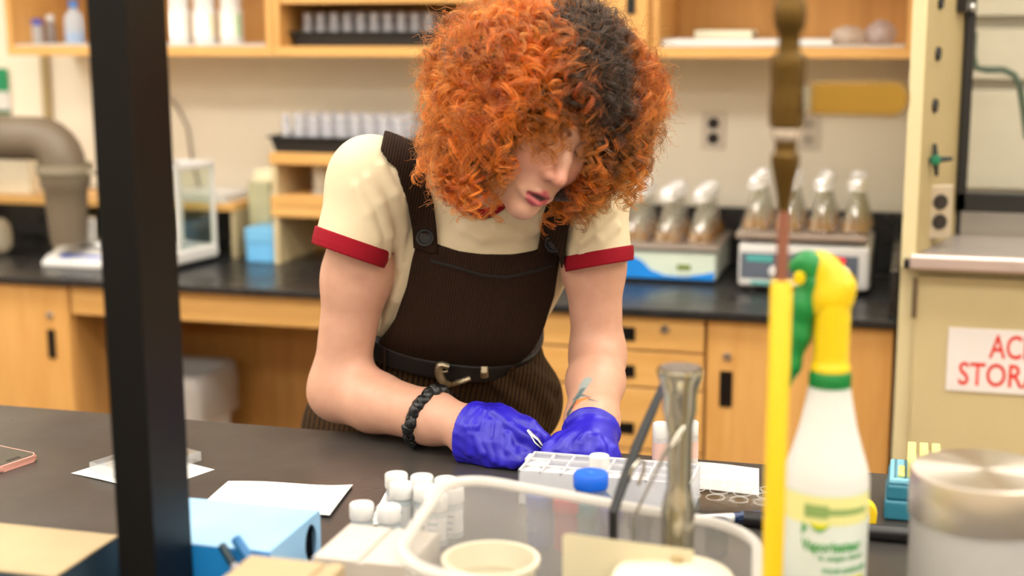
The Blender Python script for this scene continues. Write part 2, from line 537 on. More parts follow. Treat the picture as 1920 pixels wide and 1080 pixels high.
# drawer stack
e, inv = carcass('drawer_cabinet', -.80, -.416, 'maple cabinet of stacked drawers with black pulls, beside the left forearm')
e.children[0]['_fit'] = 1
for z0, z1, pz, lk in ((.811, .888, (.832, .862), 1), (.727, .809, (.749, .776), 0), (.585, .725, (.620, .645), 0), (.40, .583, (.50, .526), 0), (.105, .398, (.30, .326), 0)):
    d = front_panel('drawer', -.80, -.417, z0, z1, e, M_WOODX)
    pull(d, -.642, -.570, *pz)
    if lk: lock(d, -.504, .862)
fit(inv, e)
e, inv = carcass('base_cabinet', -.414, -.02, 'maple base cabinet with a single locked door, next to the fume hood')
e.children[0]['_fit'] = 1
d = front_panel('door', -.413, -.021, .105, .888, e, M_WOOD); lock(d, -.367, .809); pull(d, -.382, -.355, .697, .776)
fit(inv, e)
# counter and splash
t = NT('black_epoxy'); b = t.bsdf(None, .22)
t.l(t.ramp(t.noise(t.coord(), 40, 4), [(.35, srgb('#1f1f20')), (.7, srgb('#2b2b2c'))]), b.inputs['Base Color'])
t.l(t.ramp(t.noise(t.coord(), 9, 3), [(.3, (.24,) * 3 + (1,)), (.7, (.36,) * 3 + (1,))]), b.inputs['Roughness'])
M_EPOXY = t.m
e = empty('counter_top', (-1.4, 3.3, .893), 'long black epoxy counter along the back wall', 'counter'); inv = Matrix.Translation((1.4, -3.3, -.893))
mb = MB(); mb.box((-2.85, 3.022, .893), (-.018, 3.648, .91), .002, 2); mb.build('slab', M_EPOXY, e)
mb = MB(); mb.box((-2.85, 3.63, .91), (-.018, 3.649, 1.055), .002, 2); mb.build('back_splash', M_EPOXY, e)
mb = MB(); mb.box((-.034, 3.05, .91), (-.018, 3.63, 1.01), .002, 2); mb.build('side_splash', M_EPOXY, e)
fit(inv, e)
# ------------------------------------------------------------------ wall cabinets, open fronts
UF, UZ0, UZ1 = 3.35, 1.437, 2.15
def wall_cab(x0, x1, label, shelf_z=None, closed=None):
    e = empty('wall_cabinet', ((x0 + x1) / 2, YB, UZ0), label, 'cabinet'); inv = Matrix.Translation((-(x0 + x1) / 2, -YB, -UZ0))
    for nm, lo, hi in (('bottom_panel', (x0, UF, UZ0), (x1, YB - .001, UZ0 + .024)), ('top_panel', (x0, UF, UZ1), (x1, YB - .001, UZ1 + .024)), ('side_panel', (x0, UF, UZ0 + .024), (x0 + .018, YB - .001, UZ1)), ('side_panel', (x1 - .018, UF, UZ0 + .024), (x1, YB - .001, UZ1)), ('back_panel', (x0 + .018, YB - .015, UZ0 + .024), (x1 - .018, YB - .001, UZ1))):
        mb = MB(); mb.box(lo, hi, .001, 1); mb.build(nm, M_WOODX if 'bottom' in nm or 'top' in nm else (M_WOOD if 'side' in nm else M_WOODD), e)
    if shelf_z:
        for z in shelf_z: mb = MB(); mb.box((x0 + .018, UF + .006, z), (x1 - .018, YB - .015, z + .018), .001, 1); mb.build('shelf', M_WOODX, e)
    if closed:
        d = front_panel('door', closed[0], closed[1], UZ0 + .004, UZ1 + .02, e, M_WOOD, UF - .02); pull(d, closed[1] - .05, closed[1] - .03, UZ0 + .1, UZ0 + .17, UF - .02)
    fit(inv, e); return e
wall_cab(-2.315, -1.553, 'open maple wall cabinet holding bottles and white jars, left end', (1.80,))
wall_cab(-1.551, -.98, 'open maple wall cabinet holding a tray of clear vials', (1.566, 1.85))
wall_cab(-.978, -.60, 'maple wall cabinet with a closed door, above the orange hair', None, (-.976, -.602))
wall_cab(-.598, -.008, 'open maple wall cabinet with papers and plastic bags, beside the fume hood', (1.80,))
clean()
# ------------------------------------------------------------------ wall sockets
M_PLATE = plain('socket_plate', '#d3c8b8', .35); M_SOCK = plain('brown_socket', '#1d1410', .4); M_SOCKL = plain('grey_socket', '#b3a898', .4)
def outlet(px, py, label, face, frame=None):
    p = on_y(px, py, YB); e = empty('wall_outlet', (p[0], YB, p[2]), label, 'outlet')
    mb = MB(); mb.box((-.030, -.006, -.047), (.030, -.0005, .047), .003); mb.build('cover_plate', M_PLATE, e)
    for dz in (-.019, .019):
        mb = MB(); mb.lathe([(0, .0105), (.0135, .0105), (.0145, .0085), (.0145, .004), (0, .004)], 20, Matrix.Translation((0, 0, dz)) @ Matrix.Rotation(math.pi / 2, 4, 'X')); o = mb.build('receptacle', face, e, True)
        for dx in (-.005, .005): m2 = MB(); m2.box((dx - .001, -.0112, dz - .003), (dx + .001, -.0100, dz + .005)); m2.build('slot', M_PULL, o)
    mb = MB(); mb.lathe([(0, .008), (.003, .0075), (.003, .005), (0, .005)], 10, Matrix.Rotation(math.pi / 2, 4, 'X')); mb.build('screw', M_LOCK, e, True)
outlet(1338, 245, 'wall outlet with two black sockets under the open wall cabinet', M_SOCK)
outlet(1516, 247, 'wall outlet with pale grey sockets behind the brass gas drop', M_SOCKL)

# ------------------------------------------------------------------ fume hood
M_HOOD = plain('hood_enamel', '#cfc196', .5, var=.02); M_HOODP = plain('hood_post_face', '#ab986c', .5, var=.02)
M_LINER = plain('hood_liner', '#cfc5b4', .55, var=.03); M_BLK = plain('black_frame', '#14110f', .4)
M_SILL = plain('hood_surface', '#8d8580', .35); M_SILLE = plain('sill_edge', '#c9b6ad', .3, .5)
hood = empty('fume_hood', (.75, 3.25, 0), 'cream fume hood with black sash frame and tan fixture post', 'fume hood'); hinv = Matrix.Translation((-.75, -3.25, 0))
HX1 = 1.6
def hp_(name, mb, mat, parent=None, smooth=False, label=None):
    return mb.build(name, mat, parent or hood, smooth, label)
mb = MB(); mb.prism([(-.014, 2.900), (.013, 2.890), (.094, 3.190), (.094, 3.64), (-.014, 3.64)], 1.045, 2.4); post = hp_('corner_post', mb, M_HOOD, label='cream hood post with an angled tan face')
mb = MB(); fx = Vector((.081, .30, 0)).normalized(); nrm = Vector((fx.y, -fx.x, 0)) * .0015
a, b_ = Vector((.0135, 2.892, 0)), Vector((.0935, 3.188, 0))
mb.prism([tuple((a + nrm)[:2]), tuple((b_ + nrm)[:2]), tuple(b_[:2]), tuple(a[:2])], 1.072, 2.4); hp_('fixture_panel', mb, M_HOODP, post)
def on_panel(x, y):
    r = _ray(x, y); n = np.array([nrm.x, nrm.y, 0]); n /= np.linalg.norm(n); tt = ((np.array([a.x, a.y, 0]) - CAM) @ n + .0015) / (r @ n); return CAM + r * tt
pN = Vector((nrm.x, nrm.y, 0)).normalized()
def panel_m(x, y):
    p = on_panel(x, y); X = Vector((fx.x, fx.y, 0)); Z = pN; Y = Z.cross(X)
    return Matrix([[X[i], Y[i], Z[i], p[i]] for i in range(3)] + [[0, 0, 0, 1]])
for (x, y) in ((1757, 101), (1751, 198), (1762, 4)):
    mb = MB(); mb.lathe([(0, .003), (.0105, .003), (.013, .006), (.014, .002), (.014, 0), (0, 0)], 20, panel_m(x, y)); hp_('plug_button', mb, M_BLK, post, True)
pv = on_panel(1750, 297); m = Matrix(((1, 0, 0, pv[0] + .004), (0, 0, -1, pv[1] - .012), (0, 1, 0, pv[2]), (0, 0, 0, 1)))
mb = MB(); mb.lathe([(0, .03), (.009, .028), (.011, .018), (.006, .016), (.006, 0), (0, 0)], 18, m); vk = hp_('gas_valve', mb, plain('green_index', '#0f6e4c', .4), post, True, 'green-capped gas valve')
mb = MB()
for k in range(4):
    an = k * math.pi / 2 + .1; mb.tube([m @ Vector((math.cos(an) * .008, math.sin(an) * .008, .017)), m @ Vector((math.cos(an) * .032, math.sin(an) * .032, .015))], [.006, .004], 8)
hp_('valve_handle', mb, plain('dark_valve', '#15231f', .4), vk, True)
pv = on_panel(1752, 395); on_ = (pN + Vector((0, -1.3, 0))).normalized(); ox_ = Vector((-on_.y, on_.x, 0))
m = Matrix([[ox_[i], (0, 0, 1)[i], on_[i], pv[i] + on_[i] * .014] for i in range(3)] + [[0, 0, 0, 1]])
mb = MB(); mb.box((-.026, -.050, -.030), (.026, .050, 0), .002, 1, m); hp_('outlet_box', mb, plain('steel_box', '#9c8f7a', .4, .4), post)
mb = MB(); mb.box((-.029, -.054, 0), (.029, .054, .006), .002, 2, m); so = hp_('outlet_plate', mb, plain('steel_plate', '#b5a791', .3, .5), post)
for dy in (-.020, .020):
    mb = MB(); mb.lathe([(0, .011), (.0145, .011), (.016, .008), (.016, .005), (0, .005)], 20, m @ Matrix.Translation((0, dy, 0))); hp_('receptacle', mb, M_SOCK, so, True)
mb = MB(); mb.box((-.03, -.016, 0), (.055, .016, .02), .002, 2, panel_m(1800, 8)); sw = hp_('sash_latch', mb, M_BLK, post)
mb = MB(); mb.lathe([(0, .006), (.009, .004), (.010, 0), (0, 0)], 18, panel_m(1805, 14) @ Matrix.Translation((0, 0, .02))); hp_('latch_knob', mb, M_LOCK, sw, True)
# sash: frame and glass
SY = 3.16
mb = MB(); mb.box((.092, SY, 1.125), (.112, SY + .02, 2.3), .002); mb.box((.092, SY, 1.125), (HX1, SY + .02, 1.165), .002); mb.box((.092, SY + .02, 1.072), (.104, SY + .05, 1.125), .002)
sash = hp_('sash_frame', mb, M_BLK)
mb = MB(); mb.box((.112, SY + .007, 1.165), (HX1, SY + .011, 2.3)); hp_('sash_glass', mb, glass('sash_glass', (.97, .98, .97, 1), thin=True), sash)
# inside
mb = MB(); mb.box((.094, 3.60, 1.072), (HX1, 3.64, 2.4)); hp_('rear_liner', mb, M_LINER)
for z0, z1 in ((1.13, 1.36), (1.385, 1.50), (1.53, 2.2)):
    mb = MB(); mb.box((.10, 3.555, z0), (HX1, 3.567, z1), .002); hp_('baffle_panel', mb, M_LINER)
mb = MB(); mb.box((HX1, 2.9, 0), (HX1 + .05, 3.64, 2.4)); hp_('right_side', mb, M_HOOD)
mb = MB(); mb.box((-.014, 2.9, 2.4), (HX1 + .05, 3.64, 2.44)); hp_('top_panel', mb, M_HOOD)
# work surface with dished edge
mb = MB(); mb.box((-.010, 2.900, 1.045), (HX1, 3.60, 1.071), .002); hp_('work_surface', mb, M_SILL)
mb = MB(); mb.box((.002, 2.878, 1.044), (HX1, 2.902, 1.074), .006, 3); hp_('front_airfoil', mb, M_SILLE)
mb = MB(); mb.box((-.008, 2.879, 1.046), (.003, 2.9, 1.064), .003); hp_('corner_stop', mb, M_BLK)
# base with door
mb = MB(); mb.box((-.014, 2.945, .002), (HX1 + .05, 3.64, 1.045)); hp_('base_body', mb, M_HOOD)
mb = MB(); mb.box((.018, 2.928, .10), (.84, 2.946, 1.025), .003); bd = hp_('base_door', mb, plain('hood_door', '#bfae82', .5, var=.02))
mb = MB(); mb.box((.842, 2.928, .10), (HX1, 2.946, 1.025), .003); hp_('base_door', mb, plain('hood_door', '#bfae82', .5))
for z in (.98, .25):
    mb = MB(); mb.lathe([(0, -.04), (.005, -.04), (.005, .04), (0, .04)], 12, Matrix.Translation((.016, 2.926, z))); hp_('hinge', mb, plain('hinge_steel', '#8a7a66', .35, .8), bd, True)
mb = MB(); mb.box((.3, 3.25, 2.36), (1.3, 3.40, 2.398), .004); hl_ = hp_('hood_fill', mb, M_STEELW)  # unseen fixture added to brighten the inside of the hood
mb = MB(); mb.box((.31, 3.26, 2.352), (1.29, 3.39, 2.358)); hp_('fill_panel', mb, emit('hood_fill_glow', (1, .93, .82, 1), 6.0), hl_)  # added glowing panel, fill light for the liner
fit(hinv, hood); clean()
# green service hose inside the hood
p0 = on_y(1822, 130, 3.40)
hose = [on_y(x, y, 3.40) for x, y in ((1826, 60), (1824, 104), (1830, 127), (1850, 131), (1882, 131), (1902, 141), (1912, 162), (1918, 200), (1926, 260))]
mb = MB(); mb.tube([Vector(p) for p in hose], .008, 10); tag(mb.build('gooseneck_pipe', plain('green_pipe', '#123d2b', .4), None, True), 'dark green curved service pipe behind the hood glass', 'pipe')
# sign on the base door
SYN = 2.9275; sl = on_y(1779, 613, SYN); sb = on_y(1775, 731, SYN)
W0 = sl[0]; zt, zb = sl[2], sb[2]; SWD = .300
mb = MB(); mb.box((W0, SYN - .0025, zb), (W0 + SWD, SYN - .0005, zt), .0006, 1); sg = mb.build('warning_sign', plain('sign_white', '#dcd5d0', .5, var=.01)); tag(sg, 'white sign with red letters ACID STORAGE on the cabinet under the hood', 'sign')
M_RED = plain('sign_red', '#d2260f', .5)
cx = W0 + SWD / 2
sx_ = lambda x: float(on_y(x, 680, SYN)[0]); sz_ = lambda y: float(on_y(1850, y, SYN)[2])
text_fit('STORAGE', sx_(1798), sx_(2014), sz_(724), sz_(680), SYN - .0029, M_RED, sg, bold=.012)
text_fit('ACID', sx_(1853), sx_(1959), sz_(671), sz_(626), SYN - .0029, M_RED, sg, bold=.012)
# ================================================================== THE PERSON
def depth_of(p): return float((np.asarray(p) - CAM) @ CF)
HB = np.stack([CR, CU, -CF], 1)                      # facing frame: right, up, towards the viewer
def rotm(a, b, c):
    ca, sa, cb, sb, cc, sc = math.cos(a), math.sin(a), math.cos(b), math.sin(b), math.cos(c), math.sin(c)
    Ry = np.array([[ca, 0, sa], [0, 1, 0], [-sa, 0, ca]]); Rx = np.array([[1, 0, 0], [0, cb, -sb], [0, sb, cb]])
    Rz = np.array([[cc, -sc, 0], [sc, cc, 0], [0, 0, 1]])
    return Rz @ Ry @ Rx
HR = HB @ rotm(math.radians(38.5), math.radians(24), math.radians(-16.8))   # columns: head right, up, front
HC = at(1007, 222, 1.95)
def hl(p): return HC + HR @ np.asarray(p, float)     # head-local -> world

# joints
J_shR, J_shL = at(697, 338, 2.14), at(1106, 352, 2.14)
J_elR = on_z(634, 735, 0.968); J_wrR = on_z(880, 802, 0.955)
J_elL = at(1121, 668, 2.19); J_wrL = at(1106, 834, 1.995)
PEL, NECK = at(815, 800, 2.43), at(905, 338, 2.19)
T_ = (NECK - PEL); TLEN = np.linalg.norm(T_); T_ /= TLEN
U_ = J_shL - J_shR; U_ -= T_ * (U_ @ T_); U_ /= np.linalg.norm(U_)
W_ = np.cross(U_, T_)                                 # front normal
if W_ @ CF > 0: W_ = -W_
def uvw(P): q = P - PEL; return q @ U_, q @ T_, q @ W_
def _tab(ts, vs):
    x = np.linspace(-0.25, TLEN + 0.1, 240); y = np.interp(x, ts, vs); k = np.exp(-np.linspace(-2, 2, 31) ** 2); k /= k.sum()
    yp = np.concatenate([np.full(15, y[0]), y, np.full(15, y[-1])]); return x, np.convolve(yp, k, 'valid')
L_ = TLEN
TA = _tab([-.2, -.06, .0, .055, .11, .16, .21, .30, L_ - .08, L_ - .035, L_ + .01, L_ + .05], [.165, .17, .160, .122, .098, .108, .124, .140, .155, .125, .075, .04])
TBk = _tab([-.2, -.06, .0, .11, .2, .30, L_ - .08, L_ - .035, L_ + .01, L_ + .05], [.115, .115, .11, .092, .100, .112, .092, .070, .05, .03])
TC = _tab([-.2, 0, .11, .25, .33, L_ - .05, L_ + .05], [0, 0, .0, -.006, .0, .004, .02])
TU = _tab([-.2, .0, .06, .12, .20, .28, L_], [-.012, -.012, -.030, -.034, -.014, 0, 0])
def torso(P, off=0.0, la=0.0):
    u, t, w = uvw(P)
    u = u - np.interp(t, *TU)
    a = np.interp(t, *TA) + off + la; b = np.interp(t, *TBk) + off; c = np.interp(t, *TC)
    n = 2.3
    k = (np.abs(u / a) ** n + np.abs((w - c) / b) ** n + 1e-12) ** (1 / n)
    d = (k - 1) * np.minimum(a, b)
    return smax(d, np.maximum(t - L_ - 0.03 - off, -0.12 - t - off), 0.05)

def head(P): return near(P, HC, .155, head_)
def head_(P):
    q = (P - HC) @ HR
    ax = q.copy(); ax[:, 0] = np.abs(ax[:, 0])        # mirrored in x
    d = s_ell(q, (0, .035, -.015), (.074, .090, .094))
    d = smin(d, s_ell(q, (0, -.028, .026), (.058, .082, .062)), .03)
    d = smin(d, s_cap(ax, V3(.048, -.052, .005), V3(0, -.101, .068), .021, .015), .03)
    d = smin(d, s_ell(ax, (.034, -.026, .058), (.026, .028, .027)), .025)      # cheeks
    d = smin(d, s_cap(ax, V3(0, .022, .080), V3(.040, .020, .066), .012, .010), .018)   # brow
    d = smax(d, -s_ell(ax, (.031, .004, .098), (.019, .012, .019)), .014)      # sockets
    d = smin(d, s_ell(ax, (.030, .003, .0735), (.0135, .0115, .0125)), .004)   # closed lids over the eyes
    d = smin(d, s_chain(q, [V3(0, .012, .080), V3(0, -.012, .095), V3(0, -.034, .107)], [.0075, .0085, .0105], .01), .012)
    d = smin(d, s_ell(ax, (.0125, -.038, .0935), (.0075, .0075, .0105)), .008)
    d = smax(d, -s_ell(ax, (.0065, -.0475, .099), (.0038, .0045, .0055)), .004)
    d = smin(d, s_ell(q, (0, -.068, .072), (.029, .024, .0215)), .018)
    d = smax(d, -s_cap(q, V3(0, -.052, .0985), V3(0, -.060, .0975), .0028), .005)         # philtrum
    d = smin(d, s_cap(ax, V3(.0260, -.0728, .0805), V3(.004, -.0662, .0940), .0032, .0052), .006)
    d = smin(d, s_cap(ax, V3(.0230, -.0755, .0810), V3(.0, -.0815, .0930), .0040, .0078), .006)
    d = smax(d, -s_cap(ax, V3(.0175, -.0737, .0900), V3(0, -.0730, .1000), .0026, .0046), .005)
    d = smax(d, -s_cap(ax, V3(.012, -.0905, .0905), V3(0, -.0905, .094), .004, .005), .010)   # dip under the lip
    d = smin(d, s_ell(q, (0, -.101, .073), (.020, .014, .015)), .014)
    d = smin(d, s_ell(ax, (.073, -.004, -.012), (.010, .030, .018)), .008)
    return d
ARMC = {'R': (J_elR, .36), 'L': (J_elL, .36)}
def arm(P, side): return near(P, ARMC[side][0], ARMC[side][1], lambda Q: arm_(Q, side))
def arm_(P, side):
    if side == 'R':
        sh, el, wr = J_shR, J_elR, J_wrR
        f1, f2 = el + (wr - el) * .28, el + (wr - el) * .72
        m = sh + (el - sh) * .45
        d = s_chain(P, [sh, m, el], [.050, .0475, .040], .03)
        e2 = el + V3(0, 0, .004)
        d = smin(d, s_chain(P, [e2, f1, f2, wr], [.040, .0435, .0375, .0305], .02), .035)
    else:
        sh, el, wr = J_shL, J_elL, J_wrL
        f1, f2 = el + (wr - el) * .3, el + (wr - el) * .75
        m = sh + (el - sh) * .45
        d = s_chain(P, [sh, m, el], [.048, .043, .037], .03)
        d = smin(d, s_chain(P, [el, f1, f2, wr], [.038, .0405, .036, .030], .02), .03)
    return d
HAND = {
 'R': dict(palm=[((878, 798, 0), (946, 786, -.01), .027, .019), ((876, 812, 0), (950, 812, -.02), .027, .019), ((880, 826, -.005), (944, 840, -.025), .026, .019), ((886, 836, -.005), (930, 858, -.03), .024, .018)],
           fing=[[(946, 784, -.012), (994, 800, -.03), (1020, 824, -.035), (1034, 845, -.032)],
                 [(952, 810, -.024), (1000, 826, -.045), (1013, 856, -.045), (1003, 876, -.03)],
                 [(947, 838, -.03), (988, 856, -.05), (992, 880, -.045), (976, 886, -.028)],
                 [(932, 858, -.034), (962, 874, -.05), (962, 888, -.045), (948, 889, -.03)]],
           thumb=[(892, 786, .012), (935, 776, .022), (985, 796, .012), (1019, 826, -.008)], D=None),
 'L': dict(palm=[((1094, 836, 0), (1056, 852, -.018), .027, .019), ((1102, 838, 0), (1084, 858, -.02), .027, .019), ((1110, 840, 0), (1114, 860, -.02), .026, .019), ((1116, 842, 0), (1140, 862, -.016), .024, .018)],
           fing=[[(1056, 852, -.018), (1030, 858, -.024), (1022, 874, -.026), (1030, 888, -.022)],
                 [(1084, 858, -.02), (1076, 872, -.028), (1074, 886, -.026), (1078, 894, -.012)],
                 [(1114, 860, -.02), (1116, 874, -.028), (1112, 888, -.026), (1110, 894, -.012)],
                 [(1140, 862, -.016), (1148, 876, -.022), (1146, 888, -.02), (1140, 894, -.008)]],
           thumb=[(1076, 834, .002), (1052, 832, -.004), (1036, 842, -.014), (1030, 858, -.02)]),
}
def _hp(side, p):
    d0 = depth_of(J_wrR if side == 'R' else J_wrL)
    q = at(p[0], p[1], d0 + p[2]); q[2] = max(q[2], 0.9225); return q
for s_ in HAND:
    h_ = HAND[s_]
    h_['P'] = [(_hp(s_, a), _hp(s_, b), r1, r2) for a, b, r1, r2 in h_['palm']]
    h_['F'] = [[_hp(s_, p) for p in c] for c in h_['fing']]
    h_['T'] = [_hp(s_, p) for p in h_['thumb']]
    h_['C'] = np.mean([p for c in h_['F'] for p in c[:2]], 0)
def hand(P, side, g=0.0): return near(P, HAND[side]['C'], .135, lambda Q: hand_(Q, side, g))
def hand_(P, side, g=0.0):
    h = HAND[side]; d = None
    for a, b, r1, r2 in h['P']:
        e = s_cap(P, a, b, r1 + g, r2 + g); d = e if d is None else smin(d, e, .02)
    for i, c in enumerate(h['F']):
        r = [(.0125, .0105, .0095, .0085), (.0125, .0108, .0098, .0088), (.012, .0102, .0094, .0084), (.011, .0092, .0085, .0078)][i]
        d = smin(d, s_chain(P, c, [x + g for x in r], .004), .008)
    d = smin(d, s_chain(P, h['T'], [.018 + g, .0145 + g, .0115 + g, .0095 + g], .006), .012)
    return d
HIPR, HIPL = PEL - U_ * .085 - V3(0, 0, .02), PEL + U_ * .085 - V3(0, 0, .02)
def _flat(v): v = np.array(v); v[2] = 0; return v / np.linalg.norm(v)
FWD = _flat(W_)
ANKR = V3(*(HIPR[:2] - U_[:2] * .03), .085); ANKL = V3(*(HIPL[:2] + U_[:2] * .03), .085)
def leg(P, hip, ank, g=0.0, wide=0.0):
    kn = hip * .52 + ank * .48 + FWD * .015
    return s_chain(P, [hip, kn, ank], [.082 + g, .055 + g + wide, .036 + g + wide * 1.3], .04)
def body(P):
    d = torso(P)
    d = smin(d, s_cap(P, hl((0, -.045, -.03)), NECK + T_ * .0 - W_ * .006, .047, .050), .022)
    for s in (J_shR, J_shL):
        d = smin(d, s_cap(P, NECK - T_ * .035, s, .045, .050), .05)
    for s in 'RL':
        d = smin(d, smin(arm(P, s), np.maximum(hand(P, s, -.003), .9115 - P[:, 2]), .012), .022)
    low = P[:, 2] < PEL[2] + .18
    if low.any():
        Q = P[low]; e = d[low]
        for h, a in ((HIPR, ANKR), (HIPL, ANKL)):
            e = smin(e, leg(Q, h, a), .05)
            e = smin(e, s_cap(Q, a - V3(0, 0, .045), a + FWD * .13 - V3(0, 0, .055), .032, .022), .03)
        d[low] = e
    return smin(d, head(P), .025)

# ---- skin
def body_tint(V):
    q = (V - HC) @ HR; ax = np.abs(q[:, 0])
    base = np.array(srgb('#ca9a82')[:3]); c = np.tile(base, (len(V), 1))
    def mixin(m, col): 
        nonlocal c
        m = np.clip(m, 0, 1)[:, None]; c = c * (1 - m) + np.array(srgb(col)[:3]) * m
    inhead = (np.linalg.norm(q, axis=1) < .16)
    aq = q.copy(); aq[:, 0] = ax
    mixin(np.where(inhead, np.exp(-(np.linalg.norm((aq - (.04, -.03, .075)) / (.03, .025, .04), axis=1)) ** 2) * .45, 0), '#d98873')
    mixin(np.where(inhead, np.exp(-(np.linalg.norm((q - (0, -.036, .108)) / (.018, .016, .03), axis=1)) ** 2) * .45, 0), '#d98070')
    up = s_cap(aq, V3(.0260, -.0728, .0805), V3(.003, -.0662, .0940), .0032, .0056)
    lo = s_cap(aq, V3(.0230, -.0755, .0810), V3(.0, -.0815, .0930), .0040, .0084)
    lip = np.minimum(up, lo)
    mixin(np.where(inhead & (q[:, 2] > .06), (.0012 - lip) / .0014, 0), '#b4555a')
    gap = s_cap(aq, V3(.0175, -.0737, .0890), V3(0, -.0730, .0965), .0012, .0034)
    mixin(np.where(inhead, (.0008 - gap) / .001, 0), '#3a1215')
    lash = s_chain(aq, [V3(.0185, .0005, .081), V3(.030, -.006, .0845), V3(.042, -.001, .076)], [.0012, .0015, .0012], .002)
    mixin(np.where(inhead, (.0012 - lash) / .0012, 0), '#2a160e')
    brow = s_chain(aq, [V3(.012, .022, .092), V3(.028, .028, .088), V3(.044, .022, .074)], [.003, .0035, .002], .002)
    mixin(np.where(inhead, (.002 - brow) / .003, 0) * .8, '#5a2c14')
    # tattoo on the forearm: a small feathered bird-like flourish
    for pts, r, col, k in (
        ([(1102, 712), (1086, 738), (1070, 772)], .0062, '#77898a', .85), ([(1100, 714), (1094, 722), (1086, 748)], .0085, '#98a3a0', .75), ([(1092, 730), (1080, 752), (1066, 776)], .0045, '#5d7072', .8),
        ([(1072, 764), (1084, 752), (1104, 746)], .0048, '#d07a3c', .9), ([(1076, 748), (1090, 741), (1106, 745)], .0026, '#4f6468', .9),
        ([(1104, 748), (1112, 751), (1119, 753)], .0018, '#6b6a64', .75), ([(1064, 776), (1072, 764), (1080, 752)], .003, '#33424a', .9), ([(1064, 784), (1066, 774), (1070, 764)], .004, '#4a5458', .7)):
        X = [trace(lambda P: arm(P, 'L'), x, y) for x, y in pts]
        dd = s_chain(V, X, [r, r * .9, r * .5], .002)
        mixin((r * .3 - dd) / (r * .6) * k, col)
    return c
t = NT('skin')
b = t.bsdf(None, 0.48, Subsurface_Weight=0.12, Subsurface_Scale=0.012)
b.inputs['Subsurface Radius'].default_value = (1.0, 0.35, 0.2)
va = t.n('ShaderNodeVertexColor', layer_name='tint')
nz = t.noise(t.coord(), 60, 4)
mx = t.n('ShaderNodeMix', data_type='RGBA', blend_type='MULTIPLY'); mx.inputs[0].default_value = 1.0
t.l(va.outputs[0], mx.inputs[6]); t.l(t.ramp(nz, [(0.3, (.93, .9, .88, 1)), (0.7, (1, 1, 1, 1))]), mx.inputs[7])
t.l(mx.outputs[2], b.inputs['Base Color'])
t.bump(t.noise(t.coord(), 420, 2), 0.05, 0.0006)
M_SKIN = t.m

lo = np.minimum.reduce([J_elR, J_shR, J_wrR, HC, ANKR, ANKL]) - .16; hi = np.maximum.reduce([J_elL, J_shL, HC, PEL]) + .2
lo[2] = -0.01
person = sdf_obj('person', body, lo, hi, 0.0029, M_SKIN, color=body_tint)
tag(person, 'person with curly orange hair in brown corduroy overalls bending over the bench, tweezers in hand', 'person')

# ---- clothes
def ridges(P, rows, k=.012):
    """Cloth folds: raised soft lines laid on the surface."""
    d = None
    for X, r in rows:
        e = s_chain(P, X, [r * .5] + [r] * (len(X) - 2) + [r * .5], .004)
        d = e if d is None else np.minimum(d, e)
    return d
HEM = {'R': (at(655, 478, 2.125), at(697, 335, 2.14)), 'L': (at(1121, 497, 2.12), at(1108, 350, 2.14))}
HEMN = {}
for s_, (a, b_) in HEM.items():
    tilt = np.array([-.33, -.94]) if s_ == 'R' else np.array([.17, -.985])
    v = CR * tilt[0] + CU * tilt[1]; HEMN[s_] = v / np.linalg.norm(v)
def sleeve(P, s, g=0.0):
    a, b_ = HEM[s]
    r0, r1 = (.060, .053) if s == 'R' else (.054, .047)
    e = a + HEMN[s] * .04
    return s_cap(P, b_, e, r0 + g, r1 + g)
DNA, DNB = NECK - T_ * .07 + W_ * .002, NECK + T_ * .12 + W_ * .042
def shirt0(P, g=0.0):
    d = torso(P, .010 + g, .004)
    d = smin(d, s_cap(P, NECK - T_ * .030, J_shR, .052 + g, .060 + g), .03)
    d = smin(d, s_cap(P, NECK - T_ * .030, J_shL, .052 + g, .056 + g), .03)
    dn = s_cap(P, DNA, DNB, .066)
    for s in 'RL':
        d = smin(d, np.maximum(sleeve(P, s, g), (P - HEM[s][0]) @ HEMN[s]), .028)
    return d, dn
_tr = lambda x, y, g=.0: trace(lambda P: shirt0(P, g)[0], x, y)
FOLDS = [([_tr(*p) for p in c], r) for c, r in (
    ([(740, 320), (752, 365), (752, 415)], .007), ([(718, 312), (742, 362), (752, 430), (750, 500)], .008), ([(690, 335), (712, 380), (728, 440), (727, 478)], .007),
    ([(668, 350), (690, 400), (708, 450)], .006), ([(740, 560), (728, 600), (708, 630)], .006), ([(758, 500), (742, 560), (716, 610)], .006),
    ([(1150, 395), (1116, 420), (1088, 450)], .006), ([(1158, 425), (1124, 450), (1090, 472)], .005), ([(1100, 390), (1088, 420), (1080, 450)], .006),
    ([(870, 430), (905, 445), (960, 440)], .006), ([(930, 425), (980, 440), (1010, 430)], .005))]
def shirt(P):
    d, dn = shirt0(P)
    d = d + .0022 * vnoise(P, 34, 3)
    d = smin(d, ridges(P, FOLDS), .012)
    for s in 'RL':
        d = np.where((sleeve(P, s) < .028) & (torso(P) > .022), np.maximum(d, (P - HEM[s][0]) @ HEMN[s]), d)
    d = smax(d, -dn, .006)
    return np.maximum(d, .03 - uvw(P)[1])
def cloth(name, col, var=0.05, fib=900, rough=0.85, sheen=0.15):
    t = NT(name); b = t.bsdf(srgb(col), rough, Specular_IOR_Level=.2)
    nz = t.noise(t.coord(), fib, 2); c = srgb(col)
    t.l(t.ramp(t.noise(t.coord(), 18, 4), [(0.3, tuple(v * (1 - var) for v in c[:3]) + (1,)), (0.7, tuple(min(1, v * (1 + var)) for v in c[:3]) + (1,))]), b.inputs['Base Color'])
    t.bump(nz, 0.12, 0.0008); return t.m
M_SHIRT = cloth('cream_jersey', '#d3c2a2'); M_CUFF = cloth('red_rib_knit', '#860a1c')
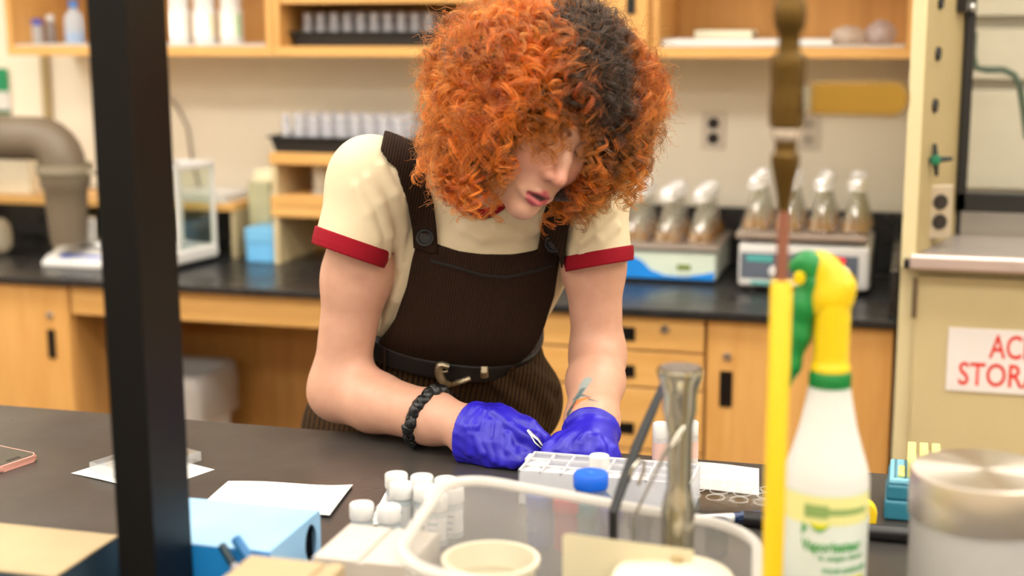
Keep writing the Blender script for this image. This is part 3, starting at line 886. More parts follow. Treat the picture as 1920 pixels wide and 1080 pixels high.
slo, shi = np.minimum(J_shR, PEL) - .16, np.maximum(J_shL, NECK) + .14
slo[2] = .9; slo[0] = J_shR[0] - .12
tee = sdf_obj('t_shirt', shirt, slo, shi, .0033, M_SHIRT, person, label='cream ringer t-shirt with short sleeves')
for s in 'RL':
    a, b_ = HEM[s]
    wd = .026 if s == 'R' else .022
    def cuff(P, s=s, a=a, wd=wd):
        x = (P - a) @ HEMN[s]
        d = smin(sleeve(P, s, .0024), shirt0(P, .0020)[0] + np.where(x > -.006, .02, 0), .004)
        d = np.maximum(d, np.abs(x + wd / 2 - .0015) - wd / 2)
        d = np.maximum(d, sleeve(P, s, .010))
        return np.maximum(d, -(arm(P, s) - .0015))
    sdf_obj('sleeve_cuff', cuff, a - .1, a + .1, .0028, M_CUFF, tee, label='red ribbed sleeve cuff', project=1)
# collar: a ribbed band round the neck opening
ring = []
nx = NECK + W_ * .008; axn = (hl((0, -.045, -.03)) - NECK); axn /= np.linalg.norm(axn)
e1 = U_ - axn * (U_ @ axn); e1 /= np.linalg.norm(e1); e2 = np.cross(axn, e1); e2 = e2 if e2 @ W_ > 0 else -e2
M_COLLAR = M_CUFF
DN = lambda P: shirt0(P)[1]
D0_ = lambda P: shirt0(P)[0]
def gradn(fn, p, e=1e-3): return np.array([float(fn((p + np.eye(3)[i] * e)[None])[0]) - float(fn((p - np.eye(3)[i] * e)[None])[0]) for i in range(3)]) / (2 * e)
na, nb_ = DNA, DNB
nax = (nb_ - na) / np.linalg.norm(nb_ - na); e1 = U_ - nax * (U_ @ nax); e1 /= np.linalg.norm(e1); e2 = np.cross(nax, e1)
for k in range(56):
    an = 2 * math.pi * k / 56; dv_ = e1 * math.cos(an) + e2 * math.sin(an)
    ss = np.linspace(-.03, .16, 400); Pn = na + nax * ss[:, None] + dv_ * .066
    dd = shirt0(Pn)[0]; cr = np.nonzero((dd[:-1] < 0) & (dd[1:] >= 0))[0]
    if len(cr): ring.append(Pn[cr[-1]] + nax * .001)
mb = MB(); mb.tube([Vector(p) for p in ring], .0070, 12, closed=True); mb.build('collar', M_COLLAR, tee, True, label='red ribbed collar')

# corduroy: ribs follow the across-body coordinate
def corduroy(name, dark, lite, pitch):
    t = NT(name); b = t.bsdf(None, 0.9, Specular_IOR_Level=0.2)
    a = t.n('ShaderNodeAttribute', attribute_name='across'); m = t.n('ShaderNodeMath', operation='MULTIPLY'); m.inputs[1].default_value = 2 * math.pi / pitch
    s = t.n('ShaderNodeMath', operation='SINE'); t.l(a.outputs['Fac'], m.inputs[0]); t.l(m.outputs[0], s.inputs[0])
    mr = t.n('ShaderNodeMapRange'); mr.inputs['From Min'].default_value = -1; t.l(s.outputs[0], mr.inputs[0])
    nz = t.noise(t.coord(), 120, 3)
    ad = t.n('ShaderNodeMath', operation='MULTIPLY_ADD'); t.l(nz, ad.inputs[0]); ad.inputs[1].default_value = 0.5; t.l(mr.outputs[0], ad.inputs[2])
    t.l(t.ramp(ad.outputs[0], [(0.25, srgb(dark)), (1.15 / 1.5, srgb(lite))]), b.inputs['Base Color'])
    t.bump(mr.outputs[0], 0.5, 0.0012)
    return t.m
M_CORD = corduroy('brown_corduroy', '#150b06', '#2b190b', .0042)
M_CORDW = corduroy('brown_wide_corduroy', '#140c06', '#3d2912', .0085)
wtop = lambda P: torso(P, .016, .004)
def front_uv(x, y):
    p = trace(wtop, x, y); u, t_, w = uvw(p[None]); return float(u[0]), float(t_[0])
BIB = [front_uv(*p) for p in ((806, 458), (822, 462), (860, 474), (905, 480), (960, 480), (1000, 474), (1030, 462), (1052, 470), (1047, 505), (1040, 555), (1022, 600), (998, 640), (978, 668), (830, 672), (700, 655), (712, 632), (742, 590), (762, 540), (772, 490), (780, 460))]
t_belt = front_uv(840, 690)[1]
BIB = [(u, t_) if y_ else (u, t_) for (u, t_), y_ in zip(BIB, range(len(BIB)))]
def bib(P):
    u, t_, w = uvw(P)
    belly = .020 * np.exp(-((t_ - t_belt - .055) / .05) ** 2)
    d = torso(P, .0165, .004) - belly + .0016 * vnoise(P, 40, 9)
    d = np.maximum(d, -(torso(P, .006, 0) - belly * .9))
    d = smax(d, s_poly(np.stack([u, t_], 1), BIB), .004)
    return np.maximum(d, .02 - w)
across = {'across': lambda V: uvw(V)[0]}
blo, bhi = PEL - .3, NECK + .2
overalls = sdf_obj('overalls', bib, blo, bhi, .0033, M_CORD, person, attrs=across, label='dark brown corduroy overalls')
# straps over both shoulders
def strap_fn(side):
    if side == 'R': pts = [(798, 470), (797, 440), (790, 380), (770, 310), (742, 262)]
    else: pts = [(1030, 470), (1034, 448), (1042, 410), (1056, 370), (1074, 330)]
    sf = lambda P: shirt0(P, .003)[0]
    ut = [];
    for x, y in pts:
        p = trace(sf, x, y); u, t_, w = uvw(p[None]); ut.append((float(u[0]), float(t_[0])))
    ts = [v[1] for v in ut]; us = [v[0] for v in ut]
    o = np.argsort(ts); ts = np.array(ts)[o]; us = np.array(us)[o]
    def fn(P):
        u, t_, w = uvw(P)
        c = np.interp(t_, ts, us)
        d0 = shirt0(P)[0]
        d = np.maximum(d0 - .0085, -(d0 - .001))
        d = smax(d, np.abs(u - c) - .0185, .002)
        return np.maximum(d, ts[0] - t_ - np.where(w > 0, 0, .15))
    return fn, float(us[0])
for s in 'RL':
    fn, u0 = strap_fn(s)
    sdf_obj('strap', fn, blo, bhi + .05, .0030, M_CORD, overalls, attrs={'across': lambda V: uvw(V)[0]}, label='corduroy shoulder strap')
# patch at the foot of each strap, buttons, pocket
def oriented(p, fn):
    e = 2e-3; g = np.array([float(fn((p + np.eye(3)[i] * e)[None])[0]) - float(fn((p - np.eye(3)[i] * e)[None])[0]) for i in range(3)])
    n = g / np.linalg.norm(g) - CF * .6; n /= np.linalg.norm(n); x = CR - n * (CR @ n); x /= np.linalg.norm(x); y = np.cross(n, x)
    m = Matrix([[x[i], y[i], n[i], p[i]] for i in range(3)] + [[0, 0, 0, 1]]); return m
M_BTN = plain('black_button', '#15161b', 0.25)
for (x, y) in ((797, 445), (1037, 457)):
    p = trace(lambda P: smin(bib(P), shirt0(P, .0085)[0], .002), x, y); m = oriented(p, lambda P: shirt0(P)[0])
    mb = MB(); mb.lathe([(0, .0012), (.0085, .0012), (.0098, .0034), (.0128, .0036), (.0138, .0022), (.0134, -.002), (0, -.002)], 32, m)
    bo = mb.build('button', M_BTN, overalls, True)
    for dx in (-.0028, .0028):
        for dy in (-.0028, .0028):
            h = MB(); h.lathe([(0, .0017), (.0012, .0016), (.0012, 0)], 10, m @ Matrix.Translation((dx, dy, 0))); h.build('button_hole', plain('button_hole', '#030303', .6), bo, True)
POCK = [front_uv(*p) for p in ((806, 488), (850, 500), (905, 516), (950, 520), (1000, 508), (1036, 496))]
pk = []
for (u, t_) in POCK:
    w_ = np.linspace(.2, 0, 400); Pn = PEL + U_ * u + T_ * t_ + W_[None] * w_[:, None]
    k = int(np.argmax(bib(Pn) < 0)); pk.append(Pn[k])
mb = MB(); mb.tube([p + W_ * .0005 for p in pk], .0028, 8, flat=1.0); mb.build('pocket_edge', plain('cord_edge', '#130b06', .9), overalls, True)
# trousers
def trousers(P):
    d = torso(P, .016, .012)
    for h, a in ((HIPR, ANKR), (HIPL, ANKL)): d = smin(d, leg(P, h, a, .018, .035), .05)
    d = smin(d, s_ell(P, at(985, 752, 2.33), (.062, .07, .075)), .05)
    d = smin(d, s_ell(P, at(640, 800, 2.42), (.05, .06, .06)), .05)
    u, t_, w = uvw(P)
    d = d + .003 * vnoise(P, 28, 21)
    d = smin(d, ridges(P, TF), .02)
    d = np.maximum(d, t_ - (t_belt + .006))
    return np.maximum(d, .04 - P[:, 2])
_t2 = lambda x, y: trace(lambda P: smin(torso(P, .016, .012), s_ell(P, at(985, 752, 2.33), (.062, .07, .075)), .05), x, y)
TF = [([_t2(*p) for p in c], r) for c, r in (([(960, 690), (1000, 720), (1030, 760)], .009), ([(930, 715), (975, 750), (1005, 800)], .009), ([(700, 690), (760, 715), (850, 735)], .007), ([(960, 670), (1010, 715), (1044, 730)], .008))]
plo = np.minimum(ANKR, HIPR) - .18; phi = np.maximum(ANKL, HIPL) + .18; phi[2] = 1.06; plo[2] = .02
# ribs of the trousers run down the leg
sdf_obj('trousers', trousers, plo, phi, .0045, M_CORDW, overalls, attrs={'across': lambda V: uvw(V)[0] + .35 * np.maximum(0, uvw(V)[0] - .06)}, project=1)
# belt with buckle and keeper
M_BELT = plain('dark_leather', '#120c0b', 0.6)
def belt(P):
    u, t_, w = uvw(P); d = np.maximum(torso(P, .0285, .006), -torso(P, .012, 0)); return smax(d, np.abs(t_ - t_belt) - .0165, .003)
belt_o = sdf_obj('belt', belt, PEL - .25, PEL + .25, .0032, M_BELT, person, label='dark brown leather belt', project=1)
M_SILV = NT('engraved_silver'); M_SILV.bsdf(srgb('#b9aa90'), .35, 1.0); M_SILV.bump(M_SILV.noise(M_SILV.coord(), 420, 3), .9, .002); M_SILV = M_SILV.m
beltfront = lambda P: np.minimum(belt(P), trousers(P))
def onbelt(x, y): return trace(beltfront, x, y) + W_ * .004
bk = [onbelt(*p) for p in ((842, 684), (826, 681), (823, 694), (829, 709), (843, 716), (862, 713), (882, 706))]
mb = MB(); bs_ = mb.smooth(bk, 5); mb.tube(bs_, [.0045 + .0045 * math.sin(math.pi * min(1, .18 + k / len(bs_))) for k in range(len(bs_))], 12, flat=.7)
bko = mb.build('buckle', M_SILV, belt_o, True, label='engraved silver western buckle')
mb = MB(); mb.tube([onbelt(824, 696), onbelt(840, 693)], .0022, 8); mb.build('buckle_prong', M_SILV, bko, True)
kp = [onbelt(*p) for p in ((907, 673), (907.5, 684), (908, 695), (908.5, 704))]
mb = MB(); mb.tube(kp, .0062, 8, flat=.6); mb.build('belt_keeper', M_SILV, belt_o, True, label='silver belt keeper')
mb = MB(); lp = [onbelt(958, 664) + W_ * .002, at(972, 640, 2.30), at(988, 646, 2.295), at(990, 662, 2.29), at(976, 670, 2.285), at(962, 668, 2.27)]
mb.tube(lp, [.008, .010, .011, .011, .010, .008], 10); mb.build('belt_tail', plain('brown_leather', '#3a2413', .55), belt_o, True, label='curled loose end of the belt')
for x in (722, 962):
    q = [onbelt(x, y) + W_ * .002 for y in (652 if x < 800 else 646, 664, 676, 690)]
    mb = MB(); mb.tube(q, .0045, 8, flat=.5); mb.build('belt_loop', M_CORD, overalls, True)
# gloves: nitrile, wrinkled, with a rolled cuff
t = NT('blue_violet_nitrile')
b = t.bsdf(srgb('#20149c'), 0.38, Specular_IOR_Level=0.45)
t.l(t.ramp(t.noise(t.coord(), 25, 3), [(.3, srgb('#1d129c')), (.7, srgb('#2a20bb'))]), b.inputs['Base Color'])
wv = t.n('ShaderNodeTexWave', wave_type='BANDS'); wv.inputs['Scale'].default_value = 22; wv.inputs['Distortion'].default_value = 7; wv.inputs['Detail'].default_value = 2; wv.inputs['Detail Scale'].default_value = .8
t.l(t.coord((1, 1, 1), (.6, .3, 1.2)), wv.inputs['Vector'])
t.bump(wv.outputs[1], .22, .0025)
M_GLOVE = t.m
def cuffline(s):
    if s == 'R': return on_z(893, 803, .955), J_wrR - J_elR
    return J_wrL + (J_wrL - J_elL) * -.10, J_wrL - J_elL
GRIDGE = {'R': [((925, 772), (955, 795), (985, 815)), ((890, 812), (905, 850), (918, 880)), ((905, 770), (890, 800), (888, 815)), ((935, 790), (930, 830), (940, 870)), ((952, 815), (955, 845), (975, 868)), ((900, 765), (875, 800), (880, 850)), ((915, 790), (912, 830), (925, 865))],
          'L': [((1075, 812), (1058, 824), (1046, 842)), ((1095, 815), (1085, 830), (1080, 848)), ((1122, 822), (1128, 836), (1132, 850)), ((1140, 828), (1150, 840), (1158, 850))]}
for s in 'RL':
    c0, ax_ = cuffline(s); ax_ = ax_ / np.linalg.norm(ax_)
    g0 = lambda P, s=s: smin(hand(P, s, .001), arm(P, s) - .0035, .012)
    gr = [([trace(g0, *p) for p in c], .0042) for c in GRIDGE[s]]
    def glove(P, s=s, c0=c0, ax_=ax_, gr=gr):
        d = smin(hand(P, s, .001), arm(P, s) - .0035, .012)
        d = d + .0011 * vnoise(P, 110, 5) + .0006 * vnoise(P, 260, 6)
        d = smin(d, ridges(P, gr), .010)
        x = (P - c0) @ ax_
        d = d - .0025 * np.exp(-((x + .006) / .004) ** 2)          # rolled cuff
        return np.maximum(np.maximum(d, .9113 - P[:, 2]), -x - .010 - .002 * vnoise(P, 60, 8))
    allp = np.array([p for c in HAND[s]['F'] for p in c] + [c0] + list(HAND[s]['T']))
    sdf_obj('glove', glove, allp.min(0) - .06, allp.max(0) + .06, .0021, M_GLOVE, person, label='blue nitrile glove')
# scrunchie on the wrist
sc0 = on_z(782, 793, .955); axa = (J_wrR - J_elR) / np.linalg.norm(J_wrR - J_elR)
ZB_ = .9105; ee1 = np.cross(axa, V3(0, 0, 1)); ee1 /= np.linalg.norm(ee1); ee2 = np.cross(ee1, axa)
tc = (sc0 - J_elR) @ axa; cen = J_elR + axa * tc
pts, rr = [], []
for k in range(220):
    a = 2 * math.pi * k / 220
    dv_ = ee1 * math.cos(a) + ee2 * math.sin(a)
    q = cen + dv_ * (.0405 + .0016 * math.sin(17 * a) + .001 * math.sin(29 * a + 1)) + axa * (.0022 * math.sin(13 * a + 1) + .0018 * math.sin(23 * a) + .012 * math.sin(a))
    q[2] = max(q[2], ZB_ + .0125); pts.append(q)
    rr.append(.0088 + .0011 * math.sin(21 * a) + .0009 * math.sin(37 * a + 2) + .0006 * math.sin(53 * a))
mb = MB(); mb.tube(pts, rr, 14, closed=True)
t = NT('black_satin'); b = t.bsdf(srgb('#0b0c0e'), .35); t.bump(t.noise(t.coord((1, 1, 1)), 140, 3), .5, .003)
mb.build('scrunchie', t.m, person, True, label='black satin scrunchie round the wrist')
# shoes
M_SHOE = plain('black_shoe', '#101010', .5)
for a in (ANKR, ANKL):
    fn = lambda P, a=a: np.maximum(smin(s_cap(P, a - V3(0, 0, .04) - FWD * .03, a + FWD * .15 - V3(0, 0, .05), .048, .040), s_cap(P, a, a - V3(0, 0, .04), .046), .03), .002 - P[:, 2])
    sdf_obj('shoe', fn, a - .3, a + .3, .006, M_SHOE, person, project=1)
# nose stud
ns = trace(head, 1033, 340); mb = MB(); bmesh.ops.create_icosphere(mb.bm, subdivisions=2, radius=.0014, matrix=Matrix.Translation(ns)); mb.build('nose_stud', plain('steel_stud', '#d8d8d8', .15, 1.0), person, True)
# ================================================================== THE HAIR
EC = at(1011, 203, 1.985)                              # middle of the whole head of curls
ER = np.array([.172, .168, .160])                      # its half sizes: across, up, deep (facing frame)
def env(dv):
    """Radius of the curls' outline from EC along unit facing-frame directions (n, 3)."""
    r = 1 / np.sqrt(((dv / ER) ** 2).sum(1))
    az = np.arctan2(dv[:, 1], dv[:, 0])
    return r * (1 + .045 * np.sin(3 * az + .6) + .03 * np.sin(5 * az + 2.0) + .02 * np.sin(9 * dv[:, 2] * 3 + az * 4) + .09 * np.exp(-((az + 2.45) / .38) ** 2))
FACE = lambda q: (np.abs(q[:, 0]) < .066 - np.maximum(0, -q[:, 1] - .05) * .45) & (q[:, 2] > .028) & (q[:, 1] < .030) & (q[:, 1] > -.14)
def hairmass(P):
    q = P - EC; f = q @ HB; l = np.linalg.norm(f, axis=1) + 1e-9
    d = (l - env(f / l[:, None]) * .84) * .85
    d = d + .010 * vnoise(P, 62, 31) + .006 * vnoise(P, 140, 32)
    h = (P - HC) @ HR
    # open in front of the face and below the chin line
    face = np.maximum.reduce([np.abs(h[:, 0]) - (.062 - .3 * np.maximum(0, -h[:, 1] - .03)), .015 - h[:, 2], h[:, 1] - .034])
    d = smax(d, -face, .012)
    d = smax(d, -(P[:, 2] - (EC[2] - .126)), .02)
    neck = s_cap(P, hl((0, -.10, .02)), hl((0, -.26, .10)), .055)
    return smax(d, -neck, .02)
def hair_rgb(rootdir, t, side):
    pass
t = NT('shaded_hair_mass'); b = t.bsdf(None, .7, Sheen_Weight=.2)
t.l(t.ramp(t.noise(t.coord(), 60, 4), [(.3, srgb('#260f05')), (.7, srgb('#552006'))]), b.inputs['Base Color'])  # core colour darkened to stand for shade between the locks
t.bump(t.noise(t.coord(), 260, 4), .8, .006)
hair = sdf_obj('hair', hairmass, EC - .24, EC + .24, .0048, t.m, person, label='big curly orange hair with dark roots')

def unit(v): return v / (np.linalg.norm(v, axis=-1, keepdims=True) + 1e-9)
def make_curls():
    r = np.random.default_rng(11)
    NP_ = 36
    locks = []
    def scalp(n):
        out = []
        while len(out) < n:
            d = unit(r.normal(size=3))
            if d[1] < -.45 or (d[2] > .50 and d[1] < .42): continue
            out.append(d)
        return np.array(out)
    N = 2300
    S = scalp(N)
    k0 = 1 / np.sqrt(((S / np.array([.074, .090, .094])) ** 2).sum(1))
    root = HC + (S * k0[:, None] + np.array([0, .035, -.015])) @ HR.T
    # where each lock ends: on (or under) the outline, roots fanned out and let down
    rd = unit((root - EC) @ HB + r.normal(size=(N, 3)) * .035)
    drop = r.uniform(.15, 1.15, N)
    ed = unit(rd + np.stack([np.zeros(N), -drop, np.zeros(N)], 1) + np.sign(rd[:, [0]]) * np.array([[.25, 0, .0]]) * r.uniform(0, 1, (N, 1)) + r.normal(size=(N, 3)) * .12)
    low = ed[:, 1] < -.86
    ed[low, 1] = -.8; ed = unit(ed)
    er = env(ed) * r.uniform(.80, 1.02, N)
    end = EC + (ed * er[:, None]) @ HB.T
    mid_d = unit(rd + ed * .35 + np.array([0, .22, 0])); mid = EC + (mid_d * (env(mid_d) * r.uniform(.80, 1.0, N))[:, None]) @ HB.T
    tt = np.linspace(0, 1, NP_)
    for i in range(N):
        a, m, e = root[i], mid[i], end[i]
        path = (1 - tt)[:, None] ** 2 * a + 2 * ((1 - tt) * tt)[:, None] * m + (tt ** 2)[:, None] * e
        q = (path - HC) @ HR
        if FACE(q[NP_ // 2:]).any(): continue
        locks.append((path, S[i], r.uniform(.0065, .0135), r.uniform(2.2, 4.4)))
    # the fringe: curls let down over the brow
    FR = [((1015, 150), (985, 292)), ((1000, 140), (1012, 300)), ((1030, 160), (1030, 304)), ((1045, 150), (1048, 306)), ((1055, 150), (1060, 282)), ((1085, 130), (1098, 262)), ((1100, 140), (1102, 300)), ((1112, 150), (1094, 302)),
          ((985, 150), (962, 270)), ((970, 170), (950, 300)), ((975, 190), (940, 330)), ((1000, 170), (995, 262)), ((1070, 140), (1078, 244)), ((1120, 150), (1128, 262)), ((1135, 160), (1142, 290)), ((1145, 170), (1150, 330)), ((1150, 190), (1165, 350)),
          ((1025, 120), (1020, 270)), ((1040, 130), (1040, 260)), ((1000, 120), (978, 268)), ((1130, 170), (1138, 312)), ((1140, 180), (1160, 365)), ((960, 180), (930, 350)), ((950, 200), (918, 372)), ((940, 220), (905, 390)), ((955, 210), (935, 368))]
    for (rx, ry), (ex, ey) in FR:
        for _ in range(2):
            j = r.normal(size=4) * 5
            a = trace(hairmass, rx + j[0], ry + j[1], 1.5, 2.3)
            fp = trace(lambda P: np.minimum(head(P) - .014, hairmass(P) - .004), ex + j[2], ey + j[3], 1.5, 2.3) - CF * .004
            m = (a + fp) / 2 - CF * .020 + CU * .004
            path = (1 - tt)[:, None] ** 2 * a + 2 * ((1 - tt) * tt)[:, None] * m + (tt ** 2)[:, None] * fp
            locks.append((path, np.array([.3, .3, .9]), r.uniform(.0055, .0095), r.uniform(2.6, 4.2)))
    # side curls: round the cheeks and hanging at the hem of the hair
    SD = [((1150, 200), (1105, 332)), ((1160, 210), (1120, 352)), ((1165, 235), (1100, 372)), ((1170, 240), (1086, 388)), ((1180, 240), (1142, 370)), ((1190, 250), (1168, 378)), ((1140, 290), (1082, 372)), ((1140, 300), (1070, 396)), ((1150, 290), (1110, 385)), ((1130, 280), (1092, 345)),
          ((1190, 230), (1195, 368)), ((1210, 230), (1212, 345)), ((1200, 260), (1180, 388)), ((1110, 320), (1080, 360)), ((1120, 310), (1096, 362)),
          ((850, 290), (842, 378)), ((880, 300), (878, 398)), ((830, 280), (812, 352)), ((860, 300), (862, 392)), ((895, 300), (888, 402)), ((815, 260), (795, 330)), ((870, 310), (850, 385)), ((840, 300), (828, 366)), ((935, 280), (952, 330))]
    for (rx, ry), (ex, ey) in SD:
        for _ in range(4):
            j = r.normal(size=4) * 7
            a = trace(hairmass, rx + j[0], ry + j[1], 1.5, 2.2); da = min(depth_of(a), 2.02)
            a = at(rx + j[0], ry + j[1], da); e_ = at(ex + j[2], ey + j[3], da + r.uniform(-.005, .035)); m = (a + e_) / 2 - CF * .015
            path = (1 - tt)[:, None] ** 2 * a + 2 * ((1 - tt) * tt)[:, None] * m + (tt ** 2)[:, None] * e_
            locks.append((path, np.array([0, -.4, .2]), r.uniform(.006, .0105), r.uniform(2.4, 4.4)))
    for (rx, ry), (ex, ey) in (((1125, 290), (1066, 372)), ((1120, 295), (1078, 352)), ((1130, 300), (1060, 384)), ((1135, 300), (1088, 366)), ((1120, 310), (1072, 362)), ((1130, 310), (1056, 396)), ((1128, 300), (1070, 345))):
        for _ in range(3):
            j = r.normal(size=4) * 6; a = trace(hairmass, rx + j[0], ry + j[1], 1.5, 2.2); e_ = trace(lambda P: hairmass(P) - .006, ex + j[2], ey + j[3], 1.5, 2.2); de = min(depth_of(e_), 2.06)
            e_ = at(ex + j[2], ey + j[3], de); m = (a + e_) / 2 - CF * .01
            path = (1 - tt)[:, None] ** 2 * a + 2 * ((1 - tt) * tt)[:, None] * m + (tt ** 2)[:, None] * e_
            locks.append((path, np.array([0, -.4, .2]), r.uniform(.006, .0095), r.uniform(2.4, 4.0)))
    # dark curls hanging behind the chin
    for _ in range(70):
        x = r.uniform(1035, 1130); y0 = r.uniform(290, 330); y1 = r.uniform(365, 425) - abs(x - 1070) * .3
        dd = r.uniform(2.04, 2.10); a = at(x + 10, y0, dd); e = at(x + r.normal() * 8, y1, dd - .01); m = (a + e) / 2 + CR * r.normal() * .01
        path = (1 - tt)[:, None] ** 2 * a + 2 * ((1 - tt) * tt)[:, None] * m + (tt ** 2)[:, None] * e
        locks.append((path, np.array([0, -.4, -.5]), r.uniform(.005, .009), r.uniform(2, 3.5)))
    part = np.array([trace(hairmass, x, y, 1.5, 2.3) for x, y in ((985, 14), (1060, 14), (1112, 60), (1136, 130), (1142, 195), (1138, 245), (1130, 280))])
    part2 = np.array([trace(hairmass, x, y, 1.5, 2.3) for x, y in ((1110, 90), (1085, 170), (1060, 235))])
    part3 = part + HB @ np.array([0, .01, -.08])
    def rootdark(P, j):
        d = np.minimum(np.minimum(s_chain(P, list(part), [.036, .044, .042, .032, .026, .020, .014], .01), s_chain(P, list(part2), [.022, .016, .010], .01)), s_chain(P, list(part3), [.03] * 7, .01))
        return np.clip(1 - (d + j) / .026, 0, 1)
    pts, cols, rads, sizes = [], [], [], []
    DARK, OR1, OR2, GOLD, RUST = [np.array(srgb(c)[:3]) for c in ('#28190f', '#b24409', '#da741c', '#86500e', '#701c04')]
    for path, sd, hr, turns in locks:
        # frame along the path
        T = unit(np.gradient(path, axis=0)); n1 = unit(np.cross(T, CU + .1 * CR)); n2 = np.cross(T, n1)
        ph0 = r.uniform(0, 6.28); hand_ = r.choice([-1, 1])
        ns = int(r.integers(8, 15))
        right = (sd[0] > -.05) * np.clip((sd[1] + .15) * 1.6, 0, 1) * np.clip((sd[0] + .25) * 2.2, 0, 1)
        dark_to = .12 + r.uniform(-.05, .08)
        rd_ = rootdark(path, r.normal() * .012)
        tone = r.uniform(0, 1)
        sidef = (path[-1] - EC) @ CR / ER[0]
        base = OR1 * (1 - tone) + OR2 * tone
        if tone < .25: base = base * .55 + RUST * .45
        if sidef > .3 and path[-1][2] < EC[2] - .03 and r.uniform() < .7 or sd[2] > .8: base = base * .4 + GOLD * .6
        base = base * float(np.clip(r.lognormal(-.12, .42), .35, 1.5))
        gmax = hr * (.15 + .20 * r.uniform())
        for s in range(ns):
            amp = hr * np.clip(tt * 2.2, .12, 1) * (1 + .12 * r.normal())
            ang = ph0 + hand_ * 2 * math.pi * turns * (tt ** 1.15) * (1 + .03 * r.normal()) + r.normal() * .22
            o = r.normal(size=2) * gmax * .42
            fr = 1 if r.uniform() > .08 else 2.2
            P = path + n1 * (np.cos(ang) * amp + o[0] * fr)[:, None] + n2 * (np.sin(ang) * amp + o[1] * fr)[:, None]
            if fr > 1: P = P + (unit(r.normal(size=3))[None] * (tt ** 2)[:, None] * r.uniform(.003, .014))
            g = np.minimum(np.clip((tt - dark_to + .08) / .22, 0, 1), 1 - rd_)[:, None]
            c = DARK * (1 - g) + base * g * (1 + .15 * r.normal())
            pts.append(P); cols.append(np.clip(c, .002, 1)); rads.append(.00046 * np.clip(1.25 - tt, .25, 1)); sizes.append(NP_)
    # frizz: single hairs springing out of the outline
    K = 24; tk = np.linspace(0, 1, K)
    for _ in range(3800):
        d = unit(r.normal(size=3));
        if d[1] < -.75: continue
        p0 = EC + HB @ (d * env(d[None])[0] * r.uniform(.82, .96))
        if FACE(((p0 - HC) @ HR)[None])[0]: continue
        dirw = HB @ unit(d + r.normal(size=3) * .8); L = r.uniform(.012, .045)
        a1 = unit(r.normal(size=3)); a2 = np.cross(a1, dirw); tr = r.uniform(.6, 2.6); am = r.uniform(.003, .010)
        P = p0 + dirw * (tk * L)[:, None] + (a1 * np.sin(6.28 * tr * tk)[:, None] + a2 * np.cos(6.28 * tr * tk)[:, None]) * am * tk[:, None]
        q = (P - HC) @ HR
        if FACE(q).any(): continue
        c = (OR1 * .5 + OR2 * .5) * r.uniform(.6, 1.1)
        rk = rootdark(P, 0)[:, None]; c = c[None] * (1 - rk) + DARK[None] * 1.6 * rk
        pts.append(P); cols.append(np.clip(c, 0, 1)); rads.append(np.full(K, .00015)); sizes.append(K)
    hc = bpy.data.hair_curves.new('curls')
    hc.add_curves(sizes)
    hc.points.foreach_set('position', np.concatenate(pts).astype(np.float32).ravel())
    ra = hc.attributes.get('radius') or hc.attributes.new('radius', 'FLOAT', 'POINT')
    ra.data.foreach_set('value', np.concatenate(rads).astype(np.float32))
    ca = hc.attributes.new('tint', 'FLOAT_COLOR', 'POINT'); C = np.concatenate(cols)
    ca.data.foreach_set('color', np.concatenate([C, np.ones((len(C), 1))], 1).astype(np.float32).ravel())
    return hc
t = NT('curly_hair')
at_ = t.n('ShaderNodeAttribute', attribute_name='tint')
hp = t.n('ShaderNodeBsdfHairPrincipled'); hp.model = 'CHIANG'; hp.parametrization = 'COLOR'
t.l(at_.outputs['Color'], hp.inputs['Color']); hp.inputs['Roughness'].default_value = .35; hp.inputs['Radial Roughness'].default_value = .45
pb = t.n('ShaderNodeBsdfPrincipled'); t.l(at_.outputs['Color'], pb.inputs['Base Color']); pb.inputs['Roughness'].default_value = .42; pb.inputs['Specular IOR Level'].default_value = .35
mxs = t.n('ShaderNodeMixShader'); mxs.inputs[0].default_value = .55; t.l(hp.outputs[0], mxs.inputs[1]); t.l(pb.outputs[0], mxs.inputs[2]); t.l(mxs.outputs[0], t.out.inputs[0])
hcv = make_curls()
hcv.materials.append(t.m)
curls = bpy.data.objects.new('curls', hcv); COL.objects.link(curls); curls.parent = hair
curls['label'] = 'spiral curls, orange with dark roots'
# ================================================================== THINGS ON THE BACK COUNTER
M_WHITE = plain('white_plastic', '#d9d7d3', .35, var=.02)
M_GLASS = glass('clear_glass', (.98, 1, .99, 1), 0.0, 1.46)
M_CLEAR = frosted('clear_plastic', '#eeeef4', .66, .08)
M_BTRAY = plain('black_tray', '#17181b', .5)
ZC = .9105
def P2(x, y, z=ZC): p = on_z(x, y, z); return p
# --- local extraction arm, bent over the small balance
M_ARM = plain('grey_brown_plastic', '#6e6150', .5, var=.03)
AY = 3.2
e = empty('extraction_arm', (-2.06, AY, .968), 'grey brown extraction arm bending down over the blue-striped balance', 'extraction arm')
inv = Matrix.Translation((2.06, -AY, -.968)).to_4x4()
pts = []; c0 = (-2.11, 1.187); R_ = .045
zc = 1.233
path = [(-2.62, zc), (-2.40, zc), (-2.20, zc), (-2.14, zc)] + [(-2.14 + .07 * math.sin(k * math.pi / 12), zc - .07 + .07 * math.cos(k * math.pi / 12)) for k in range(1, 7)] + [(-2.07, 1.13)]
mb = MB(); mb.tube([(x, AY, z) for x, z in path], .056, 24); mb.build('bent_duct', M_ARM, e, True)
mb = MB(); mb.lathe([(.060, 1.165), (.070, 1.172), (.072, 1.150), (.064, 1.142), (.060, 1.12)], 32, Matrix.Translation((-2.068, AY, 0))); mb.build('collar', plain('arm_collar', '#857a66', .5), e, True)
